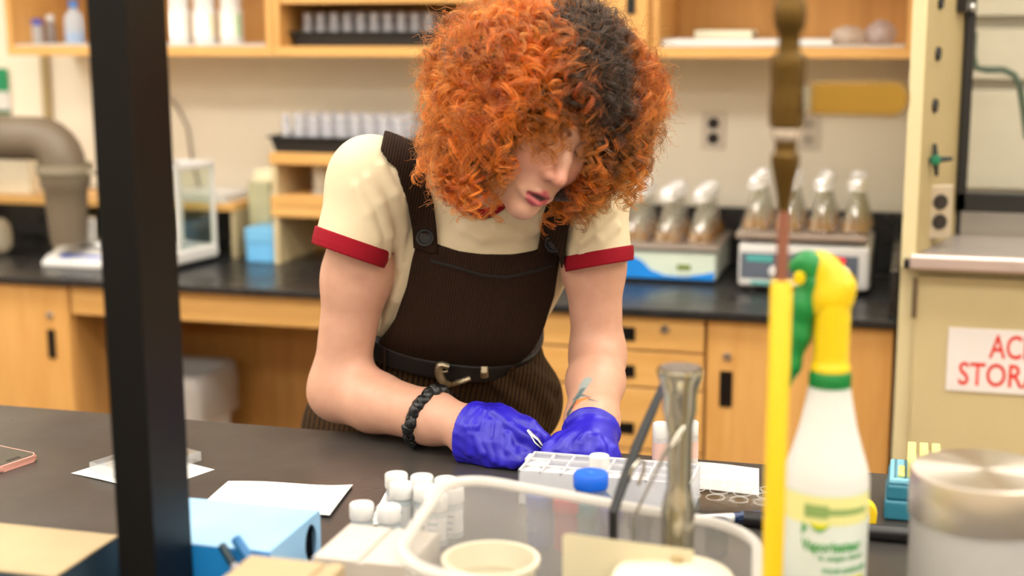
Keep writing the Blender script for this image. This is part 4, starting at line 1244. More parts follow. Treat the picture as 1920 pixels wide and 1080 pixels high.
mb = MB(); mb.lathe([(.062, 1.135), (.062, 1.118), (.054, 1.105), (.0515, 1.06), (.048, 1.0), (.045, .968), (.041, .968), (.045, 1.06), (.05, 1.12)], 32, Matrix.Translation((-2.068, AY, 0)), cap=False); mb.build('nozzle', M_ARM, e, True)
mb = MB(); mb.box((-2.0, AY - .012, 1.145), (-1.925, AY + .012, 1.158), .002); mb.box((-1.94, AY - .012, .911), (-1.925, AY + .012, 1.158), .002); mb.build('support_bracket', plain('arm_bracket', '#9d927e', .5), e)
mb = MB(); mb.lathe([(0, .911), (.09, .911), (.09, .925), (.03, .93), (.03, 1.20), (0, 1.20)], 24, Matrix.Translation((-2.62, AY, 0))); mb.build('stand', M_ARM, e, True)
for o in e.children: o.data.transform(inv)
# --- small balance under the nozzle
b0 = P2(75, 500); b1 = P2(195, 505)
e = empty('top_pan_balance', (b0[0] + .095, b0[1] + .10, ZC), 'low white top pan balance with a blue stripe, under the extraction arm', 'balance')
mb = MB(); vs = []
prof = [(-.10, .0), (-.10, .012), (-.085, .022), (-.02, .040), (.10, .045), (.10, .0)]
ex = [(y, z) for y, z in prof]; mb.prism(ex, -.092, .092, Matrix(((0, 0, 1, 0), (1, 0, 0, 0), (0, 1, 0, 0), (0, 0, 0, 1))), .004); mb.build('housing', M_WHITE, e)
mb = MB(); mb.lathe([(0, .052), (.060, .052), (.062, .049), (.058, .045), (.02, .044), (0, .044)], 36, Matrix.Translation((0, .035, 0))); mb.build('weighing_pan', plain('pan_steel', '#d4d2cd', .25, .6), e, True)
mb = MB(); mb.prism([(-.05, -.088), (.085, -.080), (.085, -.074), (-.05, -.062)], .0, .0012, Matrix.Translation((0, 0, .0462)) @ Matrix.Rotation(math.radians(15.5), 4, 'X')); mb.build('blue_stripe', plain('blue_stripe', '#2d56c8', .35), e, label='blue stripe')
mb = MB(); mb.box((-.02, -.079, .021), (.03, -.062, .0275), .001, 2, Matrix.Identity(4)); mb.build('display', plain('lcd_grey', '#9fa698', .25), e)
q = P2(165, 470, .965); e = empty('sample_pot', (float(on_y(166, 470, b0[1] + .135)[0]), b0[1] + .135, .9628), 'white lidded pot standing on the small balance', 'pot')
mb = MB(); mb.lathe([(0, 0), (.024, 0), (.027, .004), (.027, .04), (.0, .04)], 28); mb.build('body', M_WHITE, e, True)
mb = MB(); mb.lathe([(.029, .036), (.029, .050), (.024, .056), (0, .057)], 28); mb.build('lid', M_WHITE, e, True)
# --- low riser shelf
RY = 3.40
e = empty('riser_shelf', (-2.2, 3.5, ZC), 'low maple riser shelf along the wall at left, white papers on top', 'shelf'); inv = Matrix.Translation((2.2, -3.5, -ZC))
mb = MB(); mb.box((-2.72, RY, 1.034), (-1.700, 3.625, 1.054), .002); mb.build('shelf_board', M_WOODX, e)
for x in (-2.72, -2.25, -1.715): mb = MB(); mb.box((x, RY + .005, ZC), (x + .015, 3.625, 1.034)); mb.build('upright', plain('riser_side', '#b3a27e', .6), e)
for o in e.children: o.data.transform(inv)
e = empty('paper_stack', (-1.85, 3.5, 1.0545), 'stack of white papers on the low riser shelf', 'paper')
for k in range(4): mb = MB(); mb.box((-.125 + .004 * k, -.095, .0045 * k), (.122 - .003 * k, .085, .0045 * k + .004), .0008, 1); mb.build('sheet', M_WHITE, e)
# cream instrument on the riser at far left
bx = on_y(30, 345, 3.45)
e = empty('cream_instrument', (-2.37, 3.52, 1.0545), 'boxy cream bench instrument on the low riser shelf, behind the extraction arm', 'instrument')
mb = MB(); mb.prism([(-.09, 0), (.09, 0), (.09, .05), (.075, .14), (-.09, .14)], -.085, .085, Matrix.Translation((0, 0, 0)) @ Matrix.Rotation(math.pi / 2, 4, 'X'), .004); mb.build('housing', plain('cream_plastic', '#ddd2b8', .5), e)
e.location.x = float(on_y(56, 335, 3.435)[0]) - .09
e = empty('white_bag', on_y(30, 430, 3.3) * [1, 1, 0] + [0, 0, ZC], 'crumpled pale bag on the counter at the far left', 'bag')
def bagf(P): 
    q = P - np.array([0, 0, .05]); return s_ell(q, (0, 0, 0), (.05, .05, .045)) + .013 * vnoise(P, 45, 3)
e.location = (float(on_y(-14, 430, 3.3)[0]), 3.30, ZC)
o = sdf_obj('crumpled_plastic', lambda P: np.maximum(bagf(P), .0008 - P[:, 2]), (-.09, -.09, -.01), (.09, .09, .14), .006, frosted('bag_film', '#e9e0cc', .25), e, project=1)
# cord on the wall
cpt = [on_y(x, y, YB - .006) for x, y in ((318, 185), (335, 205), (352, 240), (360, 300), (372, 345), (380, 366))]
mb = MB(); mb.tube([Vector(p) for p in cpt], .0035, 8); tag(mb.build('power_cord', plain('grey_cord', '#8f8474', .5), None, True), 'thin grey cord hanging down the wall behind the glass balance case', 'cord')
# --- analytical balance with a glass draft shield
ax_, ay_ = -1.812, 3.275
e = empty('analytical_balance', (ax_, ay_, ZC), 'white analytical balance with a glass draft shield on black feet', 'balance', rz=math.radians(-12))
mb = MB(); mb.box((-.075, -.16, .012), (.075, .10, .045), .008, 3); mb.build('base', M_WHITE, e)
mb = MB(); mb.box((-.070, -.155, .001), (.070, .095, .013), .002); mb.build('underside', M_BLK, e)
mb = MB(); mb.box((-.072, .04, .045), (.072, .10, .215), .004); mb.build('rear_housing', plain('balance_grey', '#dfe0de', .4), e) if False else None
for sx in (-.070, .058):
    for sy in (-.055, .088): mb = MB(); mb.box((sx, sy, .045), (sx + .012, sy + .012, .246), .002); mb.build('frame_post', M_WHITE, e)
mb = MB(); mb.box((-.072, -.057, .246), (-.056, .102, .260), .003); mb.box((.056, -.057, .246), (.072, .102, .260), .003); mb.box((-.056, .086, .246), (.056, .102, .260), .003); mb.box((-.056, -.057, .246), (.056, -.041, .260), .003); mb.build('top_frame', M_WHITE, e)
gl = glass('draft_glass', (.95, .98, .96, 1), thin=True)
for lo, hi in (((-.067, -.043, .047), (-.065, .088, .246)), ((.065, -.043, .047), (.067, .088, .246)), ((-.058, -.052, .047), (.058, -.050, .246)), ((-.058, .096, .047), (.058, .098, .246))): mb = MB(); mb.box(lo, hi); mb.build('glass_pane', gl, e)
mb = MB(); mb.lathe([(0, .06), (.03, .06), (.031, .057), (.004, .055), (.004, .045), (0, .045)], 28, Matrix.Translation((0, .02, 0))); mb.build('weighing_pan', plain('pan_steel', '#d4d2cd', .25, .6), e, True)
mb = MB(); mb.box((-.05, -.150, .0455), (.05, -.10, .048), .001); mb.build('keypad', plain('lcd_grey', '#9fa698', .25), e)
for o in bpy.data.objects:
    if o.name == 'analytical_balance': o.scale = (.86, 1, 1)
# --- folders, boxes
def carton(name, lo, hi, mat, label, cat, lid=None, rz=0):
    c = ((lo[0] + hi[0]) / 2, (lo[1] + hi[1]) / 2, lo[2]); e = empty(name, c, label, cat, rz=rz)
    d = [(hi[i] - lo[i]) / 2 for i in range(2)]; h = hi[2] - lo[2]
    hb = h * .62 if lid else h
    mb = MB(); mb.box((-d[0], -d[1], 0), (d[0], d[1], hb), .002); mb.build('body', mat, e)
    if lid: mb = MB(); mb.box((-d[0] - .002, -d[1] - .002, hb - .004), (d[0] + .002, d[1] + .002, h), .003); mb.build('lid', lid, e)
    return e
carton('magazine_file', (-1.690, 3.46, ZC), (-1.628, 3.615, 1.105), plain('sage_card', '#b9b58f', .6), 'sage green upright file holder beside the blue boxes', 'file holder')
carton('small_carton', (-1.686, 3.49, 1.1055), (-1.632, 3.60, 1.135), plain('cream_card', '#efe6c4', .6), 'small cream carton on top of the sage file holder', 'box')
carton('freezer_box', (-1.652, 3.36, ZC), (-1.572, 3.455, .999), plain('sky_blue_card', '#6cb4e6', .5), 'sky blue square box on the counter against the maple shelves', 'box', plain('sky_blue_lid', '#74b8e4', .5))
carton('freezer_box', (-1.625, 3.462, ZC), (-1.575, 3.54, 1.080), frosted('pale_blue_plastic', '#c3d6e2', .2), 'tall pale translucent box behind the sky blue box', 'box', frosted('pale_blue_lid', '#d3e0e6', .15))
carton('small_carton', (-1.622, 3.545, ZC), (-1.578, 3.61, 1.120), plain('white_card', '#f2efe4', .6), 'white carton standing behind the pale translucent box', 'box', plain('white_card2', '#f5f2e8', .6))
# --- tall riser with two boards
e = empty('riser_shelf', (-1.32, 3.48, ZC), 'tall maple riser with two boards, carrying a tray of vials behind the person', 'shelf'); inv = Matrix.Translation((1.32, -3.48, -ZC))
M_SIDE = plain('riser_cream_side', '#c9b68d', .6)
for x in (-1.566, -1.075): mb = MB(); mb.box((x, 3.345, ZC), (x + .014, 3.60, 1.168)); mb.build('upright', M_SIDE, e)
for z0, z1 in ((1.168, 1.196), (1.062, 1.088), (1.034, 1.060)): mb = MB(); mb.box((-1.57, 3.340, z0), (-1.057, 3.60, z1), .002); mb.build('shelf_board', M_WOODX, e)
mb = MB(); mb.box((-1.552, 3.585, ZC), (-1.075, 3.598, 1.168)); mb.build('back_panel', M_WOODD, e)
for o in e.children: o.data.transform(inv)
e = empty('plastic_cylinder', (*on_y(604, 360, 3.42)[:2], 1.0885), 'white plastic measuring cylinder on the middle board of the tall riser', 'cylinder')
mb = MB(); mb.lathe([(0, 0), (.028, 0), (.028, .004), (.022, .008), (.024, .072), (.0255, .074), (.022, .074), (.020, .01), (0, .01)], 28); mb.build('body', frosted('white_poly', '#e6e2d6', .12), e, True)
# --- trays of clear vials
def vial_proto(name, r, h, label, group, loc):
    e = empty(name, loc, label, 'vial', group)
    mb = MB(); mb.lathe([(0, 0), (r, 0), (r, h * .8), (r * .8, h * .88), (r * .8, h), (r * .7, h), (r * .7, h * .86), (r * .9, h * .78), (r * .9, .0015), (0, .0015)], 16, cap=False); mb.build('glass_body', M_CLEAR, e, True)
    mb = MB(); mb.lathe([(0, h * .86), (r * .66, h * .86), (r * .86, h + .001), (r * .9, h + .006), (r * .7, h + .011), (0, h + .011)], 16); mb.build('stopper', frosted('clear_stopper', '#e8e6ea', .35, .15), e, True)
    return e
def tray(x0, x1, y0, y1, z, hgt, label, nx, ny, vlabel, group, vr, vh):
    e = empty('vial_tray', ((x0 + x1) / 2, (y0 + y1) / 2, z), label, 'tray')
    a, b_ = (x1 - x0) / 2, (y1 - y0) / 2; k = .93
    mb = MB(); bm = mb.bm
    ring = lambda s, h, dx=0: [bm.verts.new((sx * (a * s + dx), sy * (b_ * s + dx), h)) for sx, sy in ((-1, -1), (1, -1), (1, 1), (-1, 1))]
    R = [ring(k, 0), ring(1, hgt), ring(1, hgt, .006), ring(1, hgt - .004, .006)]
    R2 = [ring(1, hgt, -.004), ring(k, .008, -.004)]
    bm.faces.new(R[0][::-1])
    for A, B in ((R[0], R[1]), (R[1], R2[0]), (R2[0], R2[1])):
        for i in range(4): bm.faces.new((A[i], A[(i + 1) % 4], B[(i + 1) % 4], B[i]))
    bm.faces.new(R2[1])
    for i in range(4): bm.faces.new((R[1][i], R[1][(i + 1) % 4], R[2][(i + 1) % 4], R[2][i])); bm.faces.new((R[2][i], R[2][(i + 1) % 4], R[3][(i + 1) % 4], R[3][i]))
    mb.build('tray_body', M_BTRAY, e)
    pr = None
    for j in range(ny):
        for i in range(nx):
            p = ((x0 + x1) / 2 - a * k + .022 + i * (2 * a * k - .044) / (nx - 1), (y0 + y1) / 2 - b_ * k + .02 + j * (2 * b_ * k - .04) / max(1, ny - 1), z + .009)
            lab = 'clear stoppered vial, %s from the left, %s row of %s' % (ORD[i], ('front', 'middle', 'back')[j], vlabel)
            if pr is None: pr = vial_proto('glass_vial', vr, vh, lab, group, p)
            else: copy_tree(pr, None, p, None, lab)
tray(-1.575, -1.20, 3.36, 3.55, 1.1965, .040, 'black tray of clear vials on top of the tall riser', 9, 3, 'the riser tray', 'vials in the tray on the riser', .0125, .074)
tray(-1.525, -1.13, 3.40, 3.58, UZ0 + .0245, .036, 'black tray of clear vials inside the open wall cabinet', 10, 3, 'the cabinet tray', 'vials in the wall cabinet tray', .0125, .062)
# --- shakers with flasks
M_FOIL = plain('foil_cap', '#f4f2f0', .3, .45); M_AMBER = frosted('amber_broth', '#e09a22', .42, .1); M_FLASK = glass('flask_glass', (.96, .97, .95, 1), thin=True, shine=.2)
def flask_proto(loc, label, group, s=1.12):
    e = empty('culture_flask', loc, label, 'flask', group)
    R = .034 * s; H = .115 * s
    out = [(0, 0), (R * .93, 0), (R, .004), (R * .97, .010 * s), (.0135 * s, H * .66), (.0125 * s, H * .93), (.0145 * s, H * .96)]
    inn = [(.0118 * s, H * .95), (.0108 * s, H * .66), (R * .90, .011 * s), (R * .9, .005), (0, .0035)]
    mb = MB(); mb.lathe(out + inn, 24, cap=False); mb.build('glass_body', M_FLASK, e, True)
    zl = .026 * s; rl = R * .97 - (zl - .01 * s) / (H * .66 - .01 * s) * (R * .97 - .0135 * s) - .0028
    mb = MB(); mb.lathe([(0, .0042), (R * .87, .0052), (R * .88, .011 * s), (rl, zl), (0, zl)], 24); mb.build('broth', M_AMBER, e, True, label='amber broth')
    mb = MB(); rr = np.random.default_rng(5)
    mb.lathe([(.0195 * s, H * .80), (.0180 * s, H * .87), (.0195 * s, H * .93), (.0165 * s, H * 1.0), (.010 * s, H * 1.03), (0, H * 1.035)], 20, cap=False)
    for v in mb.bm.verts: v.co.x += rr.normal() * .0009; v.co.y += rr.normal() * .0009; v.co.z += rr.normal() * .0012
    mb.build('foil_cap', M_FOIL, e, True); return e
M_PLAT = plain('platform_steel', '#b9aa9c', .3, .6)
# left shaker, blue and pale green
s0 = P2(1340, 533); SXR = s0[0] + .003; SXL = SXR - .325; SY0 = s0[1] - .005
e = empty('orbital_shaker', ((SXL + SXR) / 2, SY0 + .12, ZC), 'low orbital shaker with pale green front and blue wave, loaded with flasks', 'shaker'); ix = -(SXL + SXR) / 2; inv = Matrix.Translation((ix, -SY0 - .12, -ZC))
ztop = .995
mb = MB(); mb.box((SXL, SY0, ZC + .008), (SXR, SY0 + .26, ztop - .010), .004); mb.build('housing', plain('shaker_grey', '#bfc4b8', .4), e)
mb = MB(); mb.box((SXL + .01, SY0 + .006, ZC + .0005), (SXR - .004, SY0 + .25, ZC + .009)); mb.build('base', M_BLK, e)
mb = MB(); mb.box((SXL + .004, SY0 - .0015, ZC + .010), (SXR - .004, SY0 + .001, ztop - .014)); mb.build('front_label', plain('pale_green', '#ccd8c8', .4), e)
wv = [(SXL + .004, ZC + .010), (SXR - .004, ZC + .010), (SXR - .004, ZC + .030), (SXR - .03, ZC + .024), (SXR - .08, ZC + .016), (SXR - .12, ZC + .018), (SXR - .155, ZC + .030), (SXR - .175, ZC + .050), (SXR - .20, ZC + .062), (SXL + .004, ZC + .064)]
mb = MB(); mb.prism(wv, -.0005, .0018, Matrix(((1, 0, 0, 0), (0, 0, -1, SY0 - .0014), (0, 1, 0, 0), (0, 0, 0, 1)))); mb.build('blue_wave', plain('wave_blue', '#1a86e0', .35), e, label='blue wave decal')
dx = on_y(1282, 501, SY0); mb = MB(); mb.box((dx[0] - .016, SY0 - .004, dx[2] - .006), (dx[0] + .016, SY0 - .001, dx[2] + .006), .001); mb.build('display', plain('olive_lcd', '#6d7d24', .25), e)
for k in range(3): mb = MB(); mb.box((dx[0] - .012 + k * .011, SY0 - .004, dx[2] - .024), (dx[0] - .005 + k * .011, SY0 - .001, dx[2] - .018), .001); mb.build('key', plain('key_grey', '#8d9a90', .4), e)
mb = MB(); mb.box((SXL - .004, SY0 - .010, ztop - .004), (SXR + .006, SY0 + .275, ztop + .004), .002); mb.box((SXL - .004, SY0 - .010, ztop + .004), (SXR + .006, SY0 - .007, ztop + .012)); mb.build('platform', M_PLAT, e)
for o in e.children: o.data.transform(inv)
pr = None
for j in range(3):
    for i in range(4):
        x = SXR - .042 - i * .080 if i < 3 else SXR - .042 - i * .080 + .0 + (.004 if j % 2 else 0); y = SY0 + .040 + j * .082
        lab = 'foil-capped amber flask, %s from the right, %s row, on the blue wave shaker' % (ORD[i], ('front', 'middle', 'back')[j])
        if pr is None: pr = flask_proto((x, y, ztop + .0045), lab, 'flasks on the blue wave shaker')
        else: copy_tree(pr, None, (x, y, ztop + .0045), i * 1.3 + j, lab)
# right shaker, white with grey control panel
s1 = P2(1382, 545); TXL = s1[0]; TXR = TXL + .295; TY0 = s1[1] + .004
e = empty('orbital_shaker', ((TXL + TXR) / 2, TY0 + .13, ZC), 'white orbital shaker with dark grey control panel and red readout, loaded with flasks', 'shaker'); inv = Matrix.Translation((-(TXL + TXR) / 2, -TY0 - .13, -ZC))
zt2 = 1.030
mb = MB(); mb.box((TXL, TY0, ZC + .010), (TXR, TY0 + .27, zt2 - .008), .010, 3); mb.build('housing', M_WHITE, e)
for x in (TXL + .02, TXR - .045):
    for y in (TY0 + .02, TY0 + .22): mb = MB(); mb.lathe([(0, 0), (.012, 0), (.012, .012), (0, .012)], 14, Matrix.Translation((x + .012, y, ZC))); mb.build('foot', M_BLK, e, True)
mb = MB(); mb.box((TXL + .006, TY0 - .0015, ZC + .030), (TXR - .026, TY0 + .001, zt2 - .030), .0005, 1); mb.build('control_panel', plain('panel_grey', '#5d6472', .45), e)
M_TEAL = plain('teal_print', '#4fa9a5', .4)
def on_front(x, y): return on_y(x, y, TY0)
for (x0, y0, x1, y1), nm, mt in (((1400, 478, 1450, 491), 'display', M_TEAL), ((1408, 526, 1450, 534), 'label_strip', M_TEAL), ((1560, 524, 1604, 533), 'label_strip', M_TEAL), ((1556, 483, 1584, 496), 'red_readout', emit('led_red', (1, .03, .05, 1), 1.6))):
    a = on_front(x0, y0); b_ = on_front(x1, y1); mb = MB(); mb.box((a[0], TY0 - .0032, b_[2]), (b_[0], TY0 - .001, a[2]), .0004, 1); mb.build(nm, mt, e)
for x, y in ((1452, 508), (1584, 511)):
    p = on_front(x, y); mb = MB(); mb.lathe([(0, .016), (.010, .016), (.0125, .013), (.0125, .001), (0, .001)], 22, Matrix.Translation((p[0], TY0, p[2])) @ Matrix.Rotation(math.pi / 2, 4, 'X')); mb.build('knob', M_WHITE, e, True)
mb = MB(); mb.box((TXL - .006, TY0 - .006, zt2 + .002), (TXR - .01, TY0 + .275, zt2 + .016), .002); mb.box((TXL + .05, TY0 + .05, zt2 - .01), (TXR - .07, TY0 + .2, zt2 + .004)); mb.build('platform', M_PLAT, e)
for o in e.children: o.data.transform(inv)
pr = None
for j in range(3):
    for i in range(4):
        x = TXL + .034 + i * .0745 + (.003 if j % 2 else 0); y = TY0 + .040 + j * .083
        lab = 'foil-capped amber flask, %s from the left, %s row, on the white shaker' % (ORD[i], ('front', 'middle', 'back')[j])
        if pr is None: pr = flask_proto((x, y, zt2 + .0165), lab, 'flasks on the white shaker', 1.06)
        else: copy_tree(pr, None, (x, y, zt2 + .0165), i * 1.7 + j, lab)
# --- waste bin in the knee space
e = empty('waste_bin', (-1.855, 3.35, 0.001), 'white waste bin with a plastic liner in the knee space', 'bin'); e.scale = (.86, 1, 1)
def rrect(a, b_, r, n=6):
    o = []
    for cx_, cy_, s in ((a - r, b_ - r, 0), (-a + r, b_ - r, 1), (-a + r, -b_ + r, 2), (a - r, -b_ + r, 3)):
        for k in range(n + 1): an = (s + k / n) * math.pi / 2; o.append((cx_ + r * math.cos(an), cy_ + r * math.sin(an)))
    return o
def loft(mb, rings, closed_ends=(True, True)):
    vs = [[mb.bm.verts.new(p) for p in r] for r in rings]; n = len(vs[0])
    for A, B in zip(vs, vs[1:]):
        for k in range(n): mb.bm.faces.new((A[k], A[(k + 1) % n], B[(k + 1) % n], B[k]))
    if closed_ends[0]: mb.bm.faces.new(vs[0][::-1])
    if closed_ends[1]: mb.bm.faces.new(vs[-1])
    return vs
mb = MB(); loft(mb, [[(x, y, z) for x, y in rrect(a, b_, .03)] for a, b_, z in ((.10, .085, 0), (.125, .105, .59), (.131, .111, .59), (.131, .111, .612), (.121, .101, .612), (.095, .08, .012))]); mb.build('body', M_WHITE, e, True, sharp=50)
rr = np.random.default_rng(3)
lin = [[(x * (1 + .02 * math.sin(k * 1.7 + z * 30)), y * (1 + .03 * math.sin(k * 2.3 + z * 40)), z) for k, (x, y) in enumerate(rrect(a, b_, .03))] for a, b_, z in ((.139, .119, .49), (.137, .117, .53), (.139, .119, .57), (.134, .115, .615), (.126, .106, .622), (.117, .098, .614), (.112, .094, .55))]
mb = MB(); loft(mb, lin, (False, False)); mb.build('liner', frosted('bin_liner', '#e6e1dc', .3), e, True, sharp=80)
# --- on the wall cabinet shelves
ZS = UZ0 + .0245
def sheetbox(name, x0, x1, y0, y1, z0, z1, mat, label, cat): mb = MB(); mb.box((x0, y0, z0), (x1, y1, z1), .0015, 1); tag(mb.build(name, mat), label, cat)
sheetbox('shelf_liner', -2.293, -1.575, 3.352, 3.63, ZS, ZS + .004, M_WHITE, 'white liner paper on the bottom of the left wall cabinet', 'paper')
sheetbox('shelf_liner', -.578, -.03, 3.352, 3.63, ZS, ZS + .004, M_WHITE, 'white liner paper on the bottom of the right wall cabinet', 'paper')
ZS2 = ZS + .0045
def bottle(name, px, Y, prof, mat, label, cat, lid=None, lidmat=None, liq=None, liqm=None):
    p = on_y(px, 70, Y); e = empty(name, (p[0], Y, ZS2), label, cat)
    mb = MB(); mb.lathe(prof, 28); mb.build('body', mat, e, True)
    if lid: mb = MB(); mb.lathe(lid, 28); mb.build('cap', lidmat, e, True)
    if liq: mb = MB(); mb.lathe(liq, 28); mb.build('liquid', liqm, e, True)
M_POLY = frosted('milky_poly', '#e9edf0', .25)
bottle('small_bottle', 43, 3.45, [(0, 0), (.010, 0), (.010, .028), (.006, .032), (0, .032)], M_WHITE, 'tiny white bottle at the left end of the wall cabinet', 'bottle', [(.0075, .030), (.0075, .038), (0, .0385)], M_WHITE)
bottle('lidded_jar', 68, 3.46, [(0, 0), (.018, 0), (.019, .003), (.019, .045), (.015, .05), (0, .05)], M_POLY, 'milky jar with a violet blue lid in the wall cabinet', 'jar', [(.019, .049), (.019, .062), (.017, .064), (0, .064)], plain('violet_lid', '#4a52b8', .4))
bottle('grey_bottle', 96, 3.47, [(0, 0), (.015, 0), (.015, .046), (.009, .056), (.009, .07), (0, .07)], frosted('grey_poly', '#a9a09c', .3), 'grey bottle between the violet-lidded jar and the wash bottle', 'bottle', [(.011, .060), (.011, .075), (0, .075)], M_WHITE)
bottle('wash_bottle', 141, 3.45, [(0, 0), (.026, 0), (.027, .004), (.027, .06), (.022, .078), (.010, .088), (.010, .10), (0, .10)], frosted('wash_poly', '#dfe6ea', .35), 'translucent wash bottle with blue liquid in the wall cabinet', 'bottle', [(.0125, .094), (.0125, .112), (0, .112)], plain('blue_cap', '#3f7cc0', .4), [(0, .003), (.0265, .004), (.0265, .030), (0, .030)], plain('blue_liquid', '#3f8fd2', .2))
carton('brochure_box', (-2.055, 3.42, ZS2), (-2.043, 3.56, ZS2 + .16), plain('red_card', '#8a3a2a', .6), 'thin red-edged folder standing beside the wash bottle', 'folder')
for i, px in enumerate((337, 385, 435)):
    p = on_y(px, 60, 3.45)
    e = empty('reagent_jar', (p[0], 3.45, ZS2), ['wide white reagent jar by the black post', 'white reagent jar in the middle of three', 'white reagent jar with a green-edged label next to the cabinet divider'][i], 'jar', 'white reagent jars in the wall cabinet')
    mb = MB(); mb.lathe([(0, 0), (.028, 0), (.030, .003), (.030, .085), (.026, .094), (.026, .10), (0, .10)], 32); mb.build('body', M_WHITE, e, True)
    mb = MB(); mb.lathe([(.0275, .097), (.0275, .118), (.026, .12), (0, .12)], 32); mb.build('lid', M_WHITE, e, True)
    mb = MB(); an = [math.radians(x) for x in range(200, 345, 8)]; mb.tube([(math.cos(v) * .0300, math.sin(v) * .0300, .045) for v in an], [.0006] * len(an), 4)
    mb.bm.clear()
    for z in (.02, .074): pass
    g = [[mb.bm.verts.new((math.cos(v) * .0304, math.sin(v) * .0304, z)) for v in an] for z in (.018, .076)]
    for k in range(len(an) - 1): mb.bm.faces.new((g[0][k], g[0][k + 1], g[1][k + 1], g[1][k]))
    lab = mb.build('label', plain('label_%d' % i, ['#f4f1ea', '#f6f3ec', '#eef2e2'][i], .6), e, True)
    mb = MB(); g = [[mb.bm.verts.new((math.cos(v) * .0306, math.sin(v) * .0306, z)) for v in an[-4:]] for z in (.018, .076)]
    for k in range(3): mb.bm.faces.new((g[0][k], g[0][k + 1], g[1][k + 1], g[1][k]))
    mb.build('label_edge', plain('label_edge_%d' % i, ['#d9d3c4', '#d8c9a0', '#8db98a'][i], .6), lab, True)
# right cabinet: flat white box, papers, crumpled bags
p0 = on_y(1243, 75, 3.40); p1 = on_y(1562, 75, 3.40)
carton('flat_box', (p0[0], 3.385, ZS2), (p1[0], 3.60, ZS2 + .013), M_WHITE, 'long flat white box lying in the right wall cabinet', 'box')
sheetbox('paper_pack', p0[0] + .065, p0[0] + .20, 3.46, 3.60, ZS2 + .0135, ZS2 + .032, plain('pale_card', '#dcd9bf', .6), 'pale pack of papers on top of the long flat white box', 'paper')
def crumple(name, px, Y, r, label, seed, mat, z):
    p = on_y(px, 70, Y); e = empty(name, (p[0], Y, z), label, 'bag')
    f_ = lambda P: np.maximum(s_ell(P, (0, 0, r[2] * .75), r) + .005 * vnoise(P, 75, seed) + .003 * vnoise(P, 150, seed + 1), .0006 - P[:, 2])
    sdf_obj('crumpled_film', f_, (-r[0] - .03, -r[1] - .03, -.01), (r[0] + .03, r[1] + .03, r[2] * 1.9 + .03), .005, mat, e, project=1)
crumple('plastic_bag', 1590, 3.45, (.038, .05, .024), 'clear crumpled bag at the middle of the right wall cabinet', 61, frosted('film_a', '#eadfd4', .45, .15), ZS2)
crumple('plastic_bag', 1650, 3.46, (.034, .05, .030), 'lilac grey crumpled bag at the right end of the wall cabinet', 71, frosted('film_b', '#d4c8c8', .4, .15), ZS2)
# green and white tag hanging at the far left
p = on_y(2, 172, 3.3)
e = empty('wall_tag', (p[0] - .03, YB - .005, 1.36), 'green and white tag on the wall at the far left edge', 'sign')
q0 = on_y(13, 128, YB - .01); q1 = on_y(15, 215, YB - .01); e.location = (q0[0] - .06, YB - .004, (q0[2] + q1[2]) / 2)
h_ = (q0[2] - q1[2]) / 2
mb = MB(); mb.box((-.06, -.003, -h_), (.06, 0, h_), .002); mb.build('card', M_WHITE, e)
mb = MB(); mb.box((-.06, -.0045, 0), (.06, -.0031, h_), .0005, 1); mb.build('green_band', plain('tag_green', '#0f8a58', .5), e)
mb = MB(); mb.box((-.06, -.0045, -h_), (.06, -.0031, -h_ * .8), .0005, 1); mb.build('green_edge', plain('tag_dgreen', '#0c5c3a', .5), e)
# ================================================================== THE FRONT BENCH AND WHAT STANDS ON IT
t = NT('bench_epoxy'); b = t.bsdf(None, .34)
base = t.ramp(t.noise(t.coord(), 7, 5, .6), [(.3, srgb('#353230')), (.7, srgb('#433f3b'))])
sp = t.n('ShaderNodeTexVoronoi', feature='DISTANCE_TO_EDGE') if False else t.n('ShaderNodeTexVoronoi'); sp.inputs['Scale'].default_value = 95; t.l(t.coord(), sp.inputs['Vector'])
lt = t.n('ShaderNodeMath', operation='LESS_THAN'); lt.inputs[1].default_value = .055; t.l(sp.outputs['Distance'], lt.inputs[0])
rnd = t.n('ShaderNodeMath', operation='GREATER_THAN'); rnd.inputs[1].default_value = .72; t.l(t.noise(t.coord(), 30, 1), rnd.inputs[0]) if False else t.l(sp.outputs['Color'], rnd.inputs[0])
mu = t.n('ShaderNodeMath', operation='MULTIPLY'); t.l(lt.outputs[0], mu.inputs[0]); t.l(rnd.outputs[0], mu.inputs[1])
sc_ = t.noise(t.coord((1.4, 55, 1), (0, 0, .5)), 9, 2); scr = t.n('ShaderNodeMath', operation='GREATER_THAN'); scr.inputs[1].default_value = .74; t.l(sc_, scr.inputs[0])
ad = t.n('ShaderNodeMath', operation='MULTIPLY_ADD'); ad.inputs[1].default_value = .25; t.l(scr.outputs[0], ad.inputs[0]); t.l(mu.outputs[0], ad.inputs[2])
mx = t.n('ShaderNodeMix', data_type='RGBA'); t.l(ad.outputs[0], mx.inputs[0]); t.l(base, mx.inputs[6]); mx.inputs[7].default_value = srgb('#8c8780'); t.l(mx.outputs[2], b.inputs['Base Color'])
t.l(t.ramp(t.noise(t.coord(), 5, 4, .6), [(.3, (.27,) * 3 + (1,)), (.75, (.42,) * 3 + (1,))]), b.inputs['Roughness'])
M_BENCH = t.m
e = empty('lab_bench', (-.6, 1.2, 0), 'wide black topped island bench the person leans over', 'bench'); inv = Matrix.Translation((.6, -1.2, 0))
mb = MB(); mb.box((-3.0, .45, .885), (1.7, 1.985, .91), .0025, 2); mb.build('bench_top', M_BENCH, e)
